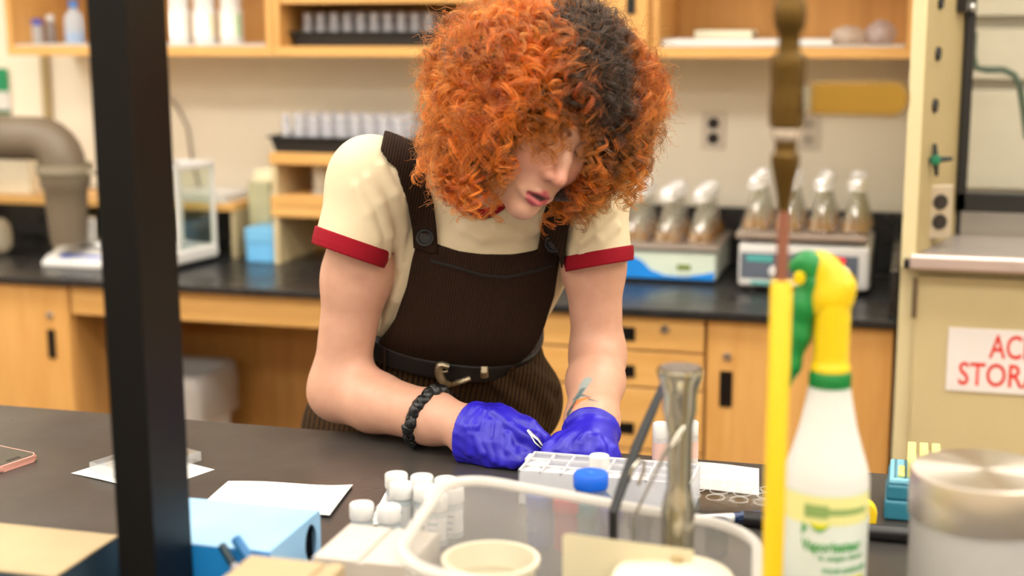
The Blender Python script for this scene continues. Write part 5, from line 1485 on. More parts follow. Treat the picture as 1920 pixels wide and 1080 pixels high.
for x0, x1 in ((-2.95, -1.8), (-1.79, -.6), (-.59, .5), (.51, 1.65)):
    mb = MB(); mb.box((x0, .55, .10), (x1, 1.93, .884)); c = mb.build('cupboard', M_WOODD, e)
    for k in range(2):
        w_ = (x1 - x0) / 2; mb = MB(); mb.box((x0 + k * w_ + .002, 1.93, .105), (x0 + (k + 1) * w_ - .002, 1.949, .88), .001, 1); mb.build('cupboard_door', M_WOOD, c)
mb = MB(); mb.box((-2.9, .62, .002), (1.6, 1.86, .10)); mb.build('plinth', M_BLK, e)
for o in e.children_recursive: o.data.transform(inv)
ZB = .9103
# --- black upright of the bench rack
D0 = 1.44; pe = at(263, 540, D0)
fx0 = pe[0]; fy0 = pe[1]
wx = on_y(192, 540, fy0)[0]
yb_ = on_x(337, 540, fx0)[1]
e = empty('rack_upright', ((wx + fx0) / 2, fy0, ZB), 'tall black steel rack upright standing on the bench', 'post'); inv = Matrix.Translation((-(wx + fx0) / 2, -fy0, -ZB))
t = NT('black_powder_coat'); b = t.bsdf(srgb('#080706'), .4, Specular_IOR_Level=.2); t.bump(t.noise(t.coord(), 900, 2), .15, .0005); M_POST = t.m
mb = MB(); mb.box((wx, fy0, ZB), (fx0, yb_, CEIL - .002), .0012, 2); mb.build('column', M_POST, e)
mb = MB(); mb.box((wx - .004, fy0 - .004, ZB), (fx0 + .003, yb_ + .004, ZB + .006), .001, 1); mb.build('foot_plate', M_POST, e)
for z in (1.02, 1.30, 1.58): pass
for o in e.children: o.data.transform(inv)
# --- phone
c = on_z(75, 858, .914); u = on_z(0, 842, .914) - c; u /= np.linalg.norm(u); v = on_z(0, 905, .914) - c; v /= np.linalg.norm(v); v = v - u * (u @ v); v /= np.linalg.norm(v)
pw, plen = .075, .155
pc = c + u * plen / 2 + v * pw / 2
pm = Matrix([[u[0], v[0], 0, pc[0]], [u[1], v[1], 0, pc[1]], [0, 0, 1, ZB], [0, 0, 0, 1]])
if pm.determinant() < 0: v = -v; pm = Matrix([[u[0], v[0], 0, pc[0]], [u[1], v[1], 0, pc[1]], [0, 0, 1, ZB], [0, 0, 0, 1]])
e = empty('mobile_phone', pc * [1, 1, 0] + [0, 0, ZB], 'mobile phone in a pink case lying face up on the bench', 'phone'); pi = Matrix.Translation(-Vector(e.location)) @ pm
mb = MB(); mb.prism(rrect(plen / 2, pw / 2, .011, 5), 0, .0095, pi, .0025); mb.build('case', plain('pink_case', '#d79c8c', .45), e, True, sharp=60)
mb = MB(); mb.prism(rrect(plen / 2 - .0035, pw / 2 - .0035, .009, 5), .0092, .0102, pi); mb.build('screen', plain('phone_glass', '#101114', .05), e)
mb = MB(); mb.prism(rrect(.012, .003, .0028, 4), .0100, .0104, pi @ Matrix.Translation((-plen / 2 + .012, 0, 0)) @ Matrix.Rotation(math.pi / 2, 4, 'Z')); mb.build('earpiece', M_BLK, e)
# --- paper squares and sheets
M_PAPER = plain('white_paper', '#cfcdc9', .75, var=.02)
t = NT('gridded_paper'); b = t.bsdf(None, .75); g = t.n('ShaderNodeTexBrick'); g.offset = 0; g.inputs['Scale'].default_value = 60; g.inputs['Mortar Size'].default_value = .012; g.inputs['Color1'].default_value = srgb('#d2d0cc'); g.inputs['Color2'].default_value = srgb('#d2d0cc'); g.inputs['Mortar'].default_value = srgb('#b9bbc0')
t.l(t.coord(), g.inputs['Vector']); t.l(g.outputs[0], b.inputs['Base Color']); M_GRID = t.m
def quad_sheet(name, corners, label, curl=lambda s, t: 0, mat=None, n=14, z=ZB):
    """corners: TL, TR, BR, BL world points on the bench."""
    TL, TR, BR, BL = [np.array(p) for p in corners]; c = (TL + TR + BR + BL) / 4; c[2] = z
    rows = []
    for i in range(n):
        s = i / (n - 1); rows.append([tuple((TL * (1 - s) + BL * s) * (1 - j / (n - 1)) + (TR * (1 - s) + BR * s) * (j / (n - 1)) - c + np.array([0, 0, .0006 + curl(j / (n - 1), s)])) for j in range(n)])
    mb = MB(); mb.sheet(rows, .0004); o = mb.build(name, mat or M_PAPER, None, True, sharp=80); o.location = c; tag(o, label, 'paper'); return o
L0, R0, F0 = on_z(133, 888, ZB), on_z(403, 880, ZB), on_z(280, 922, ZB)
quad_sheet('paper_square', (L0 + R0 - F0, R0, F0, L0), 'square of white paper under the clear plate lid, behind the black upright', lambda a, s: .001 * math.sin(4 * a))
# clear plate lid on it
ux = (R0 - F0); uy = (L0 - F0); LN, WN = np.linalg.norm(ux), np.linalg.norm(uy)
q0, q1 = on_z(158, 878, ZB + .001), on_z(390, 872, ZB + .001)
cx_ = (q0 + q1) / 2; a_ = math.atan2(ux[1], ux[0])
e = empty('plate_lid', (cx_[0], cx_[1], ZB + .0024), 'clear shallow plate lid lying on a paper square', 'lid', rz=a_)
M_PC = glass('clear_polystyrene', (.95, .96, .96, 1), thin=True)
ha, hb_ = .062, .046
mb = MB(); 
for lo, hi in (((-ha, -hb_, 0), (ha, -hb_ + .0018, .013)), ((-ha, hb_ - .0018, 0), (ha, hb_, .013)), ((-ha, -hb_ + .0018, 0), (-ha + .0018, hb_ - .0018, .013)), ((ha - .0018, -hb_ + .0018, 0), (ha, hb_ - .0018, .013))): mb.box(lo, hi)
mb.build('rim_wall', frosted('poly_rim', '#eef0ef', .78, .05), e)
mb = MB(); mb.box((-ha + .0018, -hb_ + .0018, .0112), (ha - .0018, hb_ - .0018, .0128)); mb.build('top_pane', M_PC, e)
# curled sheet beside the vials
S = [on_z(x, y, ZB) for x, y in ((428, 904), (662, 912), (618, 972), (385, 944))]
quad_sheet('printed_sheet', S, 'curled white printed sheet on the bench behind the blue box', lambda a, s: .010 * max(0, a - .8) ** 1.2 + .0012 * (1 + math.sin(6 * a + 2 * s)), M_GRID)
S = [on_z(x, y, ZB) for x, y in ((1296, 866), (1445, 880), (1447, 931), (1285, 916))]
quad_sheet('printed_sheet', S, 'white printed sheet under the clear well plate by the yellow pipe', lambda a, s: .001 * math.sin(5 * a), M_GRID)
S = [on_z(x, y, ZB) for x, y in ((722, 925), (760, 922), (745, 985), (690, 985))]
quad_sheet('paper_slip', S, 'small white paper slip among the white-capped vials', lambda a, s: .002 * a)
# --- scintillation vials
M_VIAL = glass('vial_plastic', (.88, .92, .93, 1), thin=True)
def sc_vial(x, y, label, dots=False, z=.972):
    p = on_z(x, y, z); h = z - ZB
    e = empty('sample_vial', (p[0], p[1], ZB), label, 'vial', 'white-capped sample vials')
    mb = MB(); mb.lathe([(0, 0), (.0125, 0), (.0135, .001), (.0135, h - .022), (.011, h - .017), (.011, h - .002), (.010, h - .002), (.010, h - .018), (.0126, h - .023), (.0126, .002), (0, .002)], 28, cap=False); mb.build('body', frosted('vial_body', '#e4ebee', .5, .1) if 'vb' not in _mats else _mats['vb'], e, True)
    _mats['vb'] = e.children[0].data.materials[0]
    mb = MB(); g0 = [math.radians(v) for v in range(190, 360, 10)]; zz = (.008, h - .026)
    g = [[mb.bm.verts.new((math.cos(v) * .01375, math.sin(v) * .01375, q)) for v in g0] for q in zz]
    for k in range(len(g0) - 1): mb.bm.faces.new((g[0][k], g[0][k + 1], g[1][k + 1], g[1][k]))
    lab = mb.build('label', M_GRID, e, True)
    mb = MB()
    for k in range(3): zz2 = .012 + k * .008; mb.box((-.006, -.01405, zz2), (.004 + k * .001, -.01385, zz2 + .0022))
    mb.build('handwriting', plain('ink_blue_grey', '#7d8fa4', .6), lab)
    mb = MB(); mb.lathe([(.0120, h - .018), (.0142, h - .0175), (.0145, h - .016), (.0145, h - .0015), (.0135, h), (0, h)], 36); c_ = mb.build('cap', M_WHITE, e, True)
    if dots:
        for (dx_, dy_) in ((-.006, -.004), (.003, .005), (.005, -.003), (-.002, .006)): mb = MB(); mb.lathe([(0, h + .0004), (.0013, h + .0003), (.0013, h - .0005), (0, h - .0005)], 10, Matrix.Translation((dx_, dy_, 0))); mb.build('ink_dot', plain('pink_ink', '#e0664f', .6), c_)
    return e
for x, y, l, d in ((743, 888, 'white-capped vial at the far left corner of the vial group', 0), (791, 892, 'white-capped vial in the middle of the back row', 0), (836, 897, 'vial with red ink dots on its white cap, back row', 1), (752, 906, 'white-capped vial in front of the far left corner vial', 0), (797, 911, 'white-capped vial in the centre of the group', 0), (848, 914, 'vial with red ink dots beside the rim of the tub', 1), (817, 928, 'white-capped vial nearest the tub corner', 0), (678, 944, 'outermost white-capped vial nearest the blue box', 0), (729, 949, 'white-capped vial second from the blue box', 0)):
    sc_vial(x, y, l, d)
# --- blue carton with finger hole
ba, bb_, bc = on_z(345, 938, .970), on_z(600, 956, .970), on_z(533, 1037, .970)
X0, X1, Y1, Y0 = ba[0], bb_[0], bb_[1], bc[1]
e = empty('blue_carton', ((X0 + X1) / 2, (Y0 + Y1) / 2, ZB), 'light blue carton with an oval finger hole in its end, beside the black upright', 'box'); ctr = Vector(e.location)
t = NT('blue_card'); b = t.bsdf(None, .45); sx = t.n('ShaderNodeSeparateXYZ'); t.l(t.coord(), sx.inputs[0])
t.l(t.ramp(t.noise(t.coord(), 6, 3), [(.3, srgb('#8ab8de')), (.7, srgb('#9ec8ea'))]), b.inputs['Base Color']); M_BLUEC = t.m
M_BLUEF = plain('bright_blue_card', '#1f8edc', .45)
hx, hy, hz = (X1 - X0) / 2, (Y1 - Y0) / 2, .970 - ZB
mb = MB(); mb.box((-hx, -hy, hz - .002), (hx, hy, hz), .0006, 1); mb.build('top_flap', M_BLUEC, e)
mb = MB(); mb.box((-hx, -hy, 0), (hx, -hy + .002, hz - .002)); mb.build('front_panel', M_BLUEF, e, label='bright blue front panel')
mb = MB(); mb.box((-hx, hy - .002, 0), (hx, hy, hz - .002)); mb.build('rear_panel', M_BLUEC, e)
mb = MB(); mb.box((-hx, -hy + .002, 0), (-hx + .002, hy - .002, hz - .002)); mb.build('end_panel', M_BLUEC, e)
# right end with an oval opening
ho = on_x(583, 1018, X1); oy, oz = ho[1] - ctr.y, ho[2] - ctr.z
mb = MB(); ov = [(oy + .016 * math.cos(a), oz + .022 * math.sin(a)) for a in np.linspace(0, 2 * math.pi, 33)[:-1]]
def edgept(a):
    dx_, dz_ = math.cos(a), math.sin(a); k = min(((hy - .002 - oy) / dx_ if dx_ > 1e-6 else (-hy + .002 - oy) / dx_ if dx_ < -1e-6 else 9), ((hz - .002 - oz) / dz_ if dz_ > 1e-6 else (0 - oz) / dz_ if dz_ < -1e-6 else 9)); return (oy + dx_ * k, oz + dz_ * k)
angs = list(np.linspace(0, 2 * math.pi, 33)[:-1]) + [math.atan2(z - oz, y - oy) % (2 * math.pi) for y in (hy - .002, -hy + .002) for z in (0, hz - .002)]
angs = sorted(angs)
for xx in (hx, hx - .002):
    I = [mb.bm.verts.new((xx, oy + .016 * math.cos(a), oz + .022 * math.sin(a))) for a in angs]; O = [mb.bm.verts.new((xx, *edgept(a))) for a in angs]
    for k in range(len(angs)): k2 = (k + 1) % len(angs); mb.bm.faces.new((I[k], O[k], O[k2], I[k2]))
mb.build('end_panel', M_BLUEC, e)
mb = MB(); mb.box((hx - .06, oy - .03, .004), (hx - .01, oy + .03, hz - .006)); mb.build('hole_shade', plain('hole_shade', '#0c0c10', .5), e)  # dark block stands in for the shade inside the carton
# --- cardboard boxes along the near side
M_KRAFT = plain('beige_board', '#a8936f', .65, var=.05); M_SLATE = plain('slate_print', '#31424e', .55)
def flap_box(x0, x1, y0, y1, z, label, side=None, seam=.4):
    e = empty('cardboard_box', ((x0 + x1) / 2, (y0 + y1) / 2, ZB), label, 'box'); a, b_ = (x1 - x0) / 2, (y1 - y0) / 2; h = z - ZB
    mb = MB(); mb.box((-a, -b_, 0), (a, b_, h - .003)); mb.build('body', side or M_KRAFT, e)
    s = -a + 2 * a * seam
    for p, q in ((-a, s - .0028), (s + .0028, a)): mb = MB(); mb.box((p, -b_, h - .0028), (q, b_, h), .0008, 1); mb.build('flap', M_KRAFT, e)
    return e
A = on_z(222, 1003, .975); Bq = on_z(110, 1078, .975)
flap_box(A[0] - .27, A[0], Bq[1] - .004, A[1], .975, 'beige cardboard box with a slate blue side, left of the black upright', M_SLATE, .42)
A = on_z(655, 1050, 1.01); Bq = on_z(470, 1040, 1.01)
flap_box(Bq[0], A[0], Bq[1] - .14, Bq[1], 1.01, 'beige cardboard box in front of the blue carton', None, .82)
A = on_z(655, 982, .985); Bq = on_z(800, 988, .985); C_ = on_z(600, 1045, .985)
flap_box(A[0], A[0] + .105, C_[1], A[1], .985, 'white flat box between the vials and the front edge', plain('white_board', '#c2b8ac', .6), .5).children[1].data.materials[0] = plain('white_board', '#c2b8ac', .6)
for o in bpy.data.objects:
    if o.get('label', '').startswith('white flat box'):
        for c in o.children: c.data.materials.clear(); c.data.materials.append(plain('white_board', '#c2b8ac', .6))
# pens leaning out of a holder behind the beige box
def pen(x0, y0, x1, y1, D, body, cap, label, r=.0055, tipf=.35):
    a = on_y(x0, y0, D); dirn = on_y(x1, y1, D - .004) - a; dirn /= np.linalg.norm(dirn)
    L = (a[2] - ZB) / -dirn[2]; foot = a + dirn * L
    e = empty('marker_pen', foot, label, 'pen'); a = a - foot
    mb = MB(); mb.tube([(0, 0, .001), tuple(a * .72)], r, 14); mb.build('barrel', body, e, True, sharp=50)
    mb = MB(); mb.tube([tuple(a * .72), tuple(a * .98), tuple(a)], [r * 1.12, r * 1.05, r * .7], 14); mb.build('cap', cap, e, True, sharp=50)
G1, G2 = plain('pen_grey', '#8b8d92', .4), plain('pen_lilac', '#a5a1ad', .4)
pen(440, 1007, 475, 1062, Y0 - .014, G1, plain('pen_blue', '#15649c', .35), 'grey marker pen with a blue cap leaning by the blue carton')
pen(414, 1020, 448, 1075, Y0 - .018, G2, plain('pen_navy', '#0f2f3c', .35), 'grey marker pen with a dark teal cap leaning by the blue carton', .0045)
# --- the tub and its contents
tl, tr_, bl = on_z(846, 880, 1.036), on_z(1398, 990, .985), on_z(800, 985, 1.02)
ta = math.radians(6.0); TD = .285
dx_, dy_ = math.cos(ta), math.sin(ta)
TW = float((tr_ - tl)[:2] @ np.array([dx_, dy_])) + .012
tc = tl + np.array([dx_, dy_, 0]) * TW / 2 + np.array([dy_, -dx_, 0]) * TD / 2
e = empty('plastic_tub', (tc[0], tc[1], ZB), 'translucent plastic tub full of tools and lids in front of the gloves', 'tub', rz=ta)
M_TUB = frosted('tub_plastic', '#e4e0da', .73, .3)
a_, b_ = TW / 2 + .006, TD / 2
HT = lambda x: 1.0085 - ZB - x / a_ * .024               # the rim falls away to the right
mb = MB(); loft(mb, [[(x, y, HT(x) + dz if z is None else z) for x, y in rrect(p, q, r, 8)] for p, q, r, z, dz in ((a_ * .90, b_ * .88, .03, 0, 0), (a_ * .90 + .004, b_ * .88 + .004, .034, .004, 0), (a_ - .008, b_ - .008, .055, None, -.004), (a_ - .0095, b_ - .0095, .054, None, -.004), (a_ * .90 + .002, b_ * .88 + .002, .032, .006, 0))], (True, True)); mb.build('wall', M_TUB, e, True, sharp=50)
rimp = [(x, y, HT(x)) for x, y in rrect(a_ - .005, b_ - .005, .057, 8)]
mb = MB(); mb.tube(rimp, .006, 8, closed=True); mb.build('rim', frosted('tub_rim', '#e9e5de', .22, .3), e, True)
def intub(x, y, z=1.0): p = on_z(x, y, z); return p
M_CREAM = plain('cream_plastic_pot', '#cfc7b0', .4, var=.02)
p = intub(920, 1046, .988); e = empty('cream_pot', (p[0], p[1], ZB + .0065), 'round cream pot standing open in the tub', 'pot'); hh = .988 - ZB - .0065
mb = MB(); mb.lathe([(0, 0), (.036, 0), (.038, .002), (.0475, hh - .006), (.051, hh - .005), (.051, hh), (.0465, hh), (.045, hh - .02), (.036, .006), (0, .006)], 44); mb.build('body', M_CREAM, e, True)
mb = MB(); mb.lathe([(.0455, hh - .022), (.0448, hh - .026), (.042, hh - .026)], 44, cap=False); mb.build('inner_ring', plain('pot_ring', '#cfc7ae', .4), e, True)
p = intub(1262, 1078, .995); e = empty('lidded_pot', (p[0], p[1], ZB + .0065), 'domed cream lidded tub with a small brown knob, at the right end of the tub', 'pot'); hh = .995 - ZB - .0065
mb = MB(); mb.lathe([(0, 0), (.05, 0), (.058, .01), (.060, hh - .014), (.0, hh - .014)], 44); mb.build('body', M_CREAM, e, True)
mb = MB(); mb.lathe([(.0615, hh - .016), (.0625, hh - .008), (.058, hh), (.03, hh + .004), (0, hh + .005)], 44); mb.build('lid', M_CREAM, e, True)
mb = MB(); mb.lathe([(.006, hh + .0035), (.006, hh + .009), (0, hh + .010)], 16, Matrix.Translation((0, .025, 0))); mb.build('knob', plain('tan_knob', '#a08a62', .5), e, True)
c0 = at(1055, 992, 1.47); c1 = at(1300, 1040, 1.44)
e = empty('cream_card', ((c0 + c1) / 2) * [1, 1, 0] + [0, 0, ZB + .0065], 'cream divider card standing in the tub', 'card'); ang = math.atan2(c1[1] - c0[1], c1[0] - c0[0]); e.rotation_euler = (0, 0, ang); Lc = np.linalg.norm((c1 - c0)[:2]); hc_ = (c0[2] + c1[2]) / 2 - ZB - .0065
mb = MB(); mb.prism([(-Lc / 2, 0), (Lc / 2, 0), (Lc / 2, hc_ - .003), (-Lc / 2 + .004, hc_ + .003), (-Lc / 2, hc_)], -.0006, .0006, Matrix.Rotation(math.pi / 2, 4, 'X')); mb.build('sheet', plain('cream_card_stock', '#c4b998', .6), e)
# steel tamper / flared tool
M_CHROME = plain('worn_chrome', '#b9b3a4', .16, 1.0)
YT = 1.462
ax0 = on_y(1276, 690, YT); zt_ = ax0[2]
zz = lambda y: float(on_y(1276, y, YT)[2]); px2m = lambda w: w * 1.62 / FPX if False else w * depth_of(ax0) / FPX
e = empty('steel_plunger', (ax0[0], YT, ZB + .0065), 'chrome plunger with a flared perforated head standing in the tub', 'tool'); zo = ZB + .0065
mb = MB(); mb.lathe([(0, zz(690) - zo), (px2m(43), zz(690) - zo), (px2m(45), zz(696) - zo), (px2m(42), zz(706) - zo), (px2m(36), zz(722) - zo), (px2m(33), zz(738) - zo), (px2m(32), zz(768) - zo), (px2m(27), zz(790) - zo), (px2m(23), zz(815) - zo), (px2m(22), zz(905) - zo), (px2m(27), zz(930) - zo), (px2m(32), zz(950) - zo), (px2m(32), 0), (0, 0)], 40); mb.build('shaft', M_CHROME, e, True, sharp=40)
mb = MB(); mb.lathe([(px2m(38), zz(690) - zo), (px2m(38), zz(690) - zo + .0012), (0, zz(690) - zo + .0016)], 36, cap=False)
t = NT('perforated_steel'); b = t.bsdf(None, .5, .6); vv = t.n('ShaderNodeTexVoronoi'); vv.inputs['Scale'].default_value = 330; t.l(t.coord(), vv.inputs['Vector']); t.l(t.ramp(vv.outputs['Distance'], [(.25, srgb('#3b342f')), (.5, srgb('#8a8078'))]), b.inputs['Base Color'])
mb.build('perforated_face', t.m, e, True, label='perforated grey face')
for k in range(3): mb = MB(); an = k * 2.1 + .4; mb.box((math.cos(an) * px2m(23) - .0015, math.sin(an) * px2m(23) - .0015, zz(905) - zo), (math.cos(an) * px2m(23) + .0015, math.sin(an) * px2m(23) + .0015, zz(770) - zo), .0006); mb.build('rib', M_CHROME, e)
# black forceps
def strip(mb, pts, w, th):
    mb.tube([Vector(p) for p in pts], w, 8, flat=th)
D1 = 1.60
fa = [at(x, y, D1 - k * .015) for k, (x, y) in enumerate(((1246, 716), (1222, 772), (1196, 832), (1172, 896), (1150, 960)))]
g0 = fa[0] * 0; foot = np.array([fa[-1][0], fa[-1][1], ZB + .008])
e = empty('black_forceps', foot, 'long black handled tool leaning in the tub against the chrome plunger', 'tool')
mb = MB(); strip(mb, [p - foot for p in fa] + [(0, 0, .004)], [.0048, .0062, .0068, .0068, .006, .004], .45); mb.build('handle', plain('matt_black', '#0d0d0e', .5), e, True)
sl_ = [at(x, y, D1 - .045) for x, y in ((1178, 905), (1186, 880), (1200, 862), (1208, 866), (1206, 885), (1196, 910))]
mb = MB(); strip(mb, [p - foot for p in sl_], [.0035, .004, .004, .004, .004, .0035], .6); mb.build('steel_loop', M_CHROME, e, True, label='bright steel loop')
# thin spoon spatula
D2 = 1.50
sp_ = [at(x, y, D2) for x, y in ((1282, 798), (1270, 818), (1256, 836), (1244, 856), (1228, 890), (1210, 925), (1190, 968))]
foot = np.array([sp_[-1][0], sp_[-1][1], ZB + .008]); e = empty('steel_spatula', foot, 'thin steel spoon spatula crossing the chrome plunger', 'tool')
mb = MB(); strip(mb, [p - foot for p in sp_[2:]] + [(0, 0, .003)], [.004, .003, .0022, .0022, .0022, .002], .7); mb.build('stem', plain('dull_steel', '#8e8a84', .3, .9), e, True)
mb = MB(); strip(mb, [p - foot for p in sp_[:3]] , [.003, .0075, .004], .35); mb.build('spoon', M_CHROME, e, True)
# --- bottles and tubes behind the tub
p = on_z(1108, 886, 1.0); 
e = empty('blue_capped_bottle', (p[0], p[1], ZB), 'clear bottle with a bright blue screw cap behind the tub', 'bottle'); h = 1.0 - ZB
mb = MB(); mb.lathe([(0, 0), (.027, 0), (.028, .003), (.028, h - .035), (.019, h - .024), (.018, h - .004), (0, h - .004)], 36); mb.build('body', frosted('blue_tinted', '#6f86b8', .4, .2), e, True)
mb = MB(); mb.lathe([(.0205, h - .018), (.0212, h - .016), (.0212, h - .003), (.0195, h), (0, h + .0005)], 36); cp = mb.build('cap', plain('bright_blue_cap', '#0f63dc', .35), e, True)
mb = MB(); mb.box((-.004, -.0006, h + .0002), (.004, .0006, h + .0010)); mb.box((-.0006, -.004, h + .0002), (.0006, .004, h + .0010)); mb.build('embossed_mark', plain('cap_mark', '#5f9cf0', .4), cp)
def tube_item(x, y, z, r, col, label, nm='capped_tube'):
    p = on_z(x, y, z); e = empty(nm, (p[0], p[1], ZB), label, 'tube'); h = z - ZB
    mb = MB(); mb.lathe([(0, 0), (r * .3, 0), (r * .92, .012), (r * .92, h - .014), (0, h - .014)], 24); mb.build('body', frosted('tube_poly' + col, col, .15), e, True)
    mb = MB(); mb.lathe([(r, h - .018), (r * 1.05, h - .016), (r * 1.05, h - .002), (r * .95, h), (0, h)], 24); mb.build('cap', plain('tc' + col, col, .4), e, True)
    return e
for x, y, z, r, col, lab in ((1062, 930, .985, .0155, '#b02440', 'tube with a red cap and red contents seen through the tub wall'), (1096, 938, .978, .0145, '#2c6d7c', 'tube with a teal cap seen through the tub wall, beside the red one'), (1014, 922, .984, .0175, '#2a4f9c', 'tube with a dark blue cap seen through the tub wall'), (1146, 950, .972, .014, '#463c78', 'tube with a violet cap seen through the tub wall'), (1200, 962, .972, .014, '#37383e', 'tube with a charcoal cap seen through the tub wall'), (1345, 975, .962, .015, '#3d4650', 'tube with a slate cap seen through the tub wall, near the marker')):
    tube_item(x, y, z, r, col, lab)
# --- white vial rack under the hands
A, Bq = on_z(1000, 848, .957), on_z(1312, 872, .957)
rx0, rx1, ry1 = A[0], Bq[0], A[1] + .006; ry0 = ry1 - .085
e = empty('vial_rack', ((rx0 + rx1) / 2, (ry0 + ry1) / 2, ZB), 'white translucent vial rack in front of the gloved hands', 'rack'); rc = Vector(e.location)
M_RACK = frosted('white_polypropylene', '#efeff2', .12, .3)
HX, HY, HZ = (rx1 - rx0) / 2, (ry1 - ry0) / 2, .957 - ZB
mb = MB()
for lo, hi in (((-HX, -HY, 0), (HX, -HY + .002, HZ)), ((-HX, HY - .002, 0), (HX, HY, HZ)), ((-HX, -HY, 0), (-HX + .002, HY, HZ)), ((HX - .002, -HY, 0), (HX, HY, HZ)), ((-HX, -HY, .0), (HX, HY, .002))): mb.box(lo, hi)
mb.build('frame', M_RACK, e)
cw, cd = (2 * HX - .004) / 8, (2 * HY - .004) / 3
mb = MB()
for i in range(9): x = -HX + .002 + i * cw; mb.box((x - .0012, -HY, HZ - .003), (x + .0012, HY, HZ - .0002))
for j in range(4): y = -HY + .002 + j * cd; mb.box((-HX, y - .0012, HZ - .003), (HX, y + .0012, HZ - .0002))
mb.build('grid', M_RACK, e)
mb = MB(); mb.box((-HX - .006, HY - .03, HZ - .014), (-HX, HY - .006, HZ - .001), .002); mb.box((-HX - .006, HY - .03, HZ - .022), (-HX - .003, HY - .022, HZ - .013), .001); mb.build('clip_tab', M_RACK, e)
rp = None
def rack_vial(i, j, top, label, capm=None, r=.0128, body=None, group=None):
    x, y = rc.x - HX + .002 + (i + .5) * cw, rc.y - HY + .002 + (j + .5) * cd
    e = empty('rack_vial', (x, y, ZB + .0022), label, 'vial', group); h = top - ZB - .0022
    mb = MB(); mb.lathe([(0, 0), (r * .9, 0), (r * .92, h - .018), (0, h - .018)], 24); mb.build('body', body or M_VIAL, e, True)
    mb = MB(); mb.lathe([(r * .98, h - .022), (r, h - .02), (r, h - .0012), (r * .93, h), (0, h)], 28); mb.build('cap', capm or M_WHITE, e, True)
    return e
rack_vial(3, 1, .972, 'white-capped vial standing up out of the white rack near the left glove', r=.0133)
for i, j in ((0, 1), (1, 0), (2, 0), (4, 0), (5, 0), (0, 0)): rack_vial(i, j, .954, 'white-capped vial sunk in the white rack, %s cell from the left, %s row' % (ORD[i], ('front', 'middle', 'back')[j]), group='vials sunk in the white rack')
M_PINK = plain('pink_label', '#d8b3a8', .6)
for x, y, zt3, l in ((1240, 793, 0.992, 'tall white-capped vial with a pink label, left of the chrome plunger'), (1294, 790, .99, 'tall white-capped vial with a pink label, right of the chrome plunger')):
    p = on_z(x, y, zt3); e2 = empty('labelled_vial', (p[0], p[1], ZB), l, 'vial'); h = zt3 - ZB; r = .0118
    if p[1] < ry1 + .014: p[1] = ry1 + .014; e2.location = (p[0], p[1], ZB)
    mb = MB(); mb.lathe([(0, 0), (r, 0), (r, h - .022), (r * .8, h - .018), (0, h - .018)], 26); mb.build('body', frosted('lv_body', '#e9e4e2', .25) if 'lv' not in _mats else _mats['lv'], e2, True); _mats['lv'] = e2.children[0].data.materials[0]
    mb = MB(); mb.lathe([(r * .95, h - .02), (r, h - .018), (r, h - .002), (r * .9, h), (0, h)], 26); mb.build('cap', M_WHITE, e2, True)
    mb = MB(); mb.lathe([(r + .0003, h - .050), (r + .0003, h - .026)], 26, cap=False); mb.build('label', M_PINK, e2, True, label='pink printed label')
# --- tweezers in the right hand
HANDR = lambda P: hand(P, 'R', .003)
ta_, tb_ = trace(HANDR, 990, 805) - CF * .006, trace(HANDR, 1024, 846) - CF * .007
mid = (ta_ + tb_) / 2; e = empty('tweezers', mid, 'fine steel tweezers held in the right glove', 'tweezers')
dv = (tb_ - ta_) / np.linalg.norm(tb_ - ta_); sdv = np.cross(dv, CF); 
for s in (-1, 1):
    mb = MB(); strip(mb, [ta_ - mid, ta_ - mid + dv * .010 + sdv * s * .0008, sdv * s * .0028, tb_ - mid + sdv * s * .0006], [.0042, .0044, .0040, .0012], .4); mb.build('arm', plain('tweezer_steel', '#b9bac0', .22, 1.0), e, True)
# --- well plate and marker beside the rack
w0, w1, w2 = on_z(1300, 905, ZB), on_z(1440, 918, ZB), on_z(1425, 975, ZB)
wc = on_z(1372, 946, ZB); e = empty('well_plate', (wc[0], wc[1], ZB + .0022), 'clear multi-well plate lying on printed paper', 'plate', rz=math.radians(-3))
wa, wb = .063, .042; ww = .031
mb = MB(); mb.box((-wa, -wb, 0), (wa, wb, .0015))
for lo, hi in (((-wa, -wb, .0015), (wa, -wb + .0012, .016)), ((-wa, wb - .0012, .0015), (wa, wb, .016)), ((-wa, -wb, .0015), (-wa + .0012, wb, .016)), ((wa - .0012, -wb, .0015), (wa, wb, .016))): mb.box(lo, hi)
mb.build('tray', M_PC, e)
for i in range(4):
    for j in range(3):
        mb = MB(); cx3, cy3 = -wa + .0155 + i * .0307, -wb + .0145 + j * .0265
        mb.tube([(cx3 + .0118 * math.cos(a), cy3 + .0118 * math.sin(a), .015) for a in np.linspace(0, 2 * math.pi, 25)[:-1]], .00045, 6, closed=True); mb.build('well', M_PC if (i + j) % 1 else frosted('well_rim', '#fbf9f5', .35, .05) if 'wr' not in _mats else _mats['wr'], e, True); _mats['wr'] = e.children[-1].data.materials[0] if 'wr' not in _mats else _mats['wr']
m0, m1 = on_z(1345, 972, ZB + .007), on_z(1430, 968, ZB + .007)
e = empty('marker_pen', (m0 + m1) / 2 - [0, 0, .007], 'white marker pen with a navy ribbed cap beside the well plate', 'pen'); mm = Vector((m0 + m1) / 2); mm.z = ZB
vv_ = (m1 - m0)
mb = MB(); mb.tube([Vector(m0 - vv_ * .7) - mm, Vector(m0 + vv_ * .38) - mm], .0058, 18); mb.build('barrel', M_WHITE, e, True, sharp=50)
mb = MB(); mb.tube([Vector(m0 + vv_ * .36) - mm, Vector(m0 + vv_ * .95) - mm, Vector(m1) - mm], [.0068, .0066, .0055], 18); cp = mb.build('cap', plain('navy_cap', '#1f3358', .35), e, True, sharp=50)
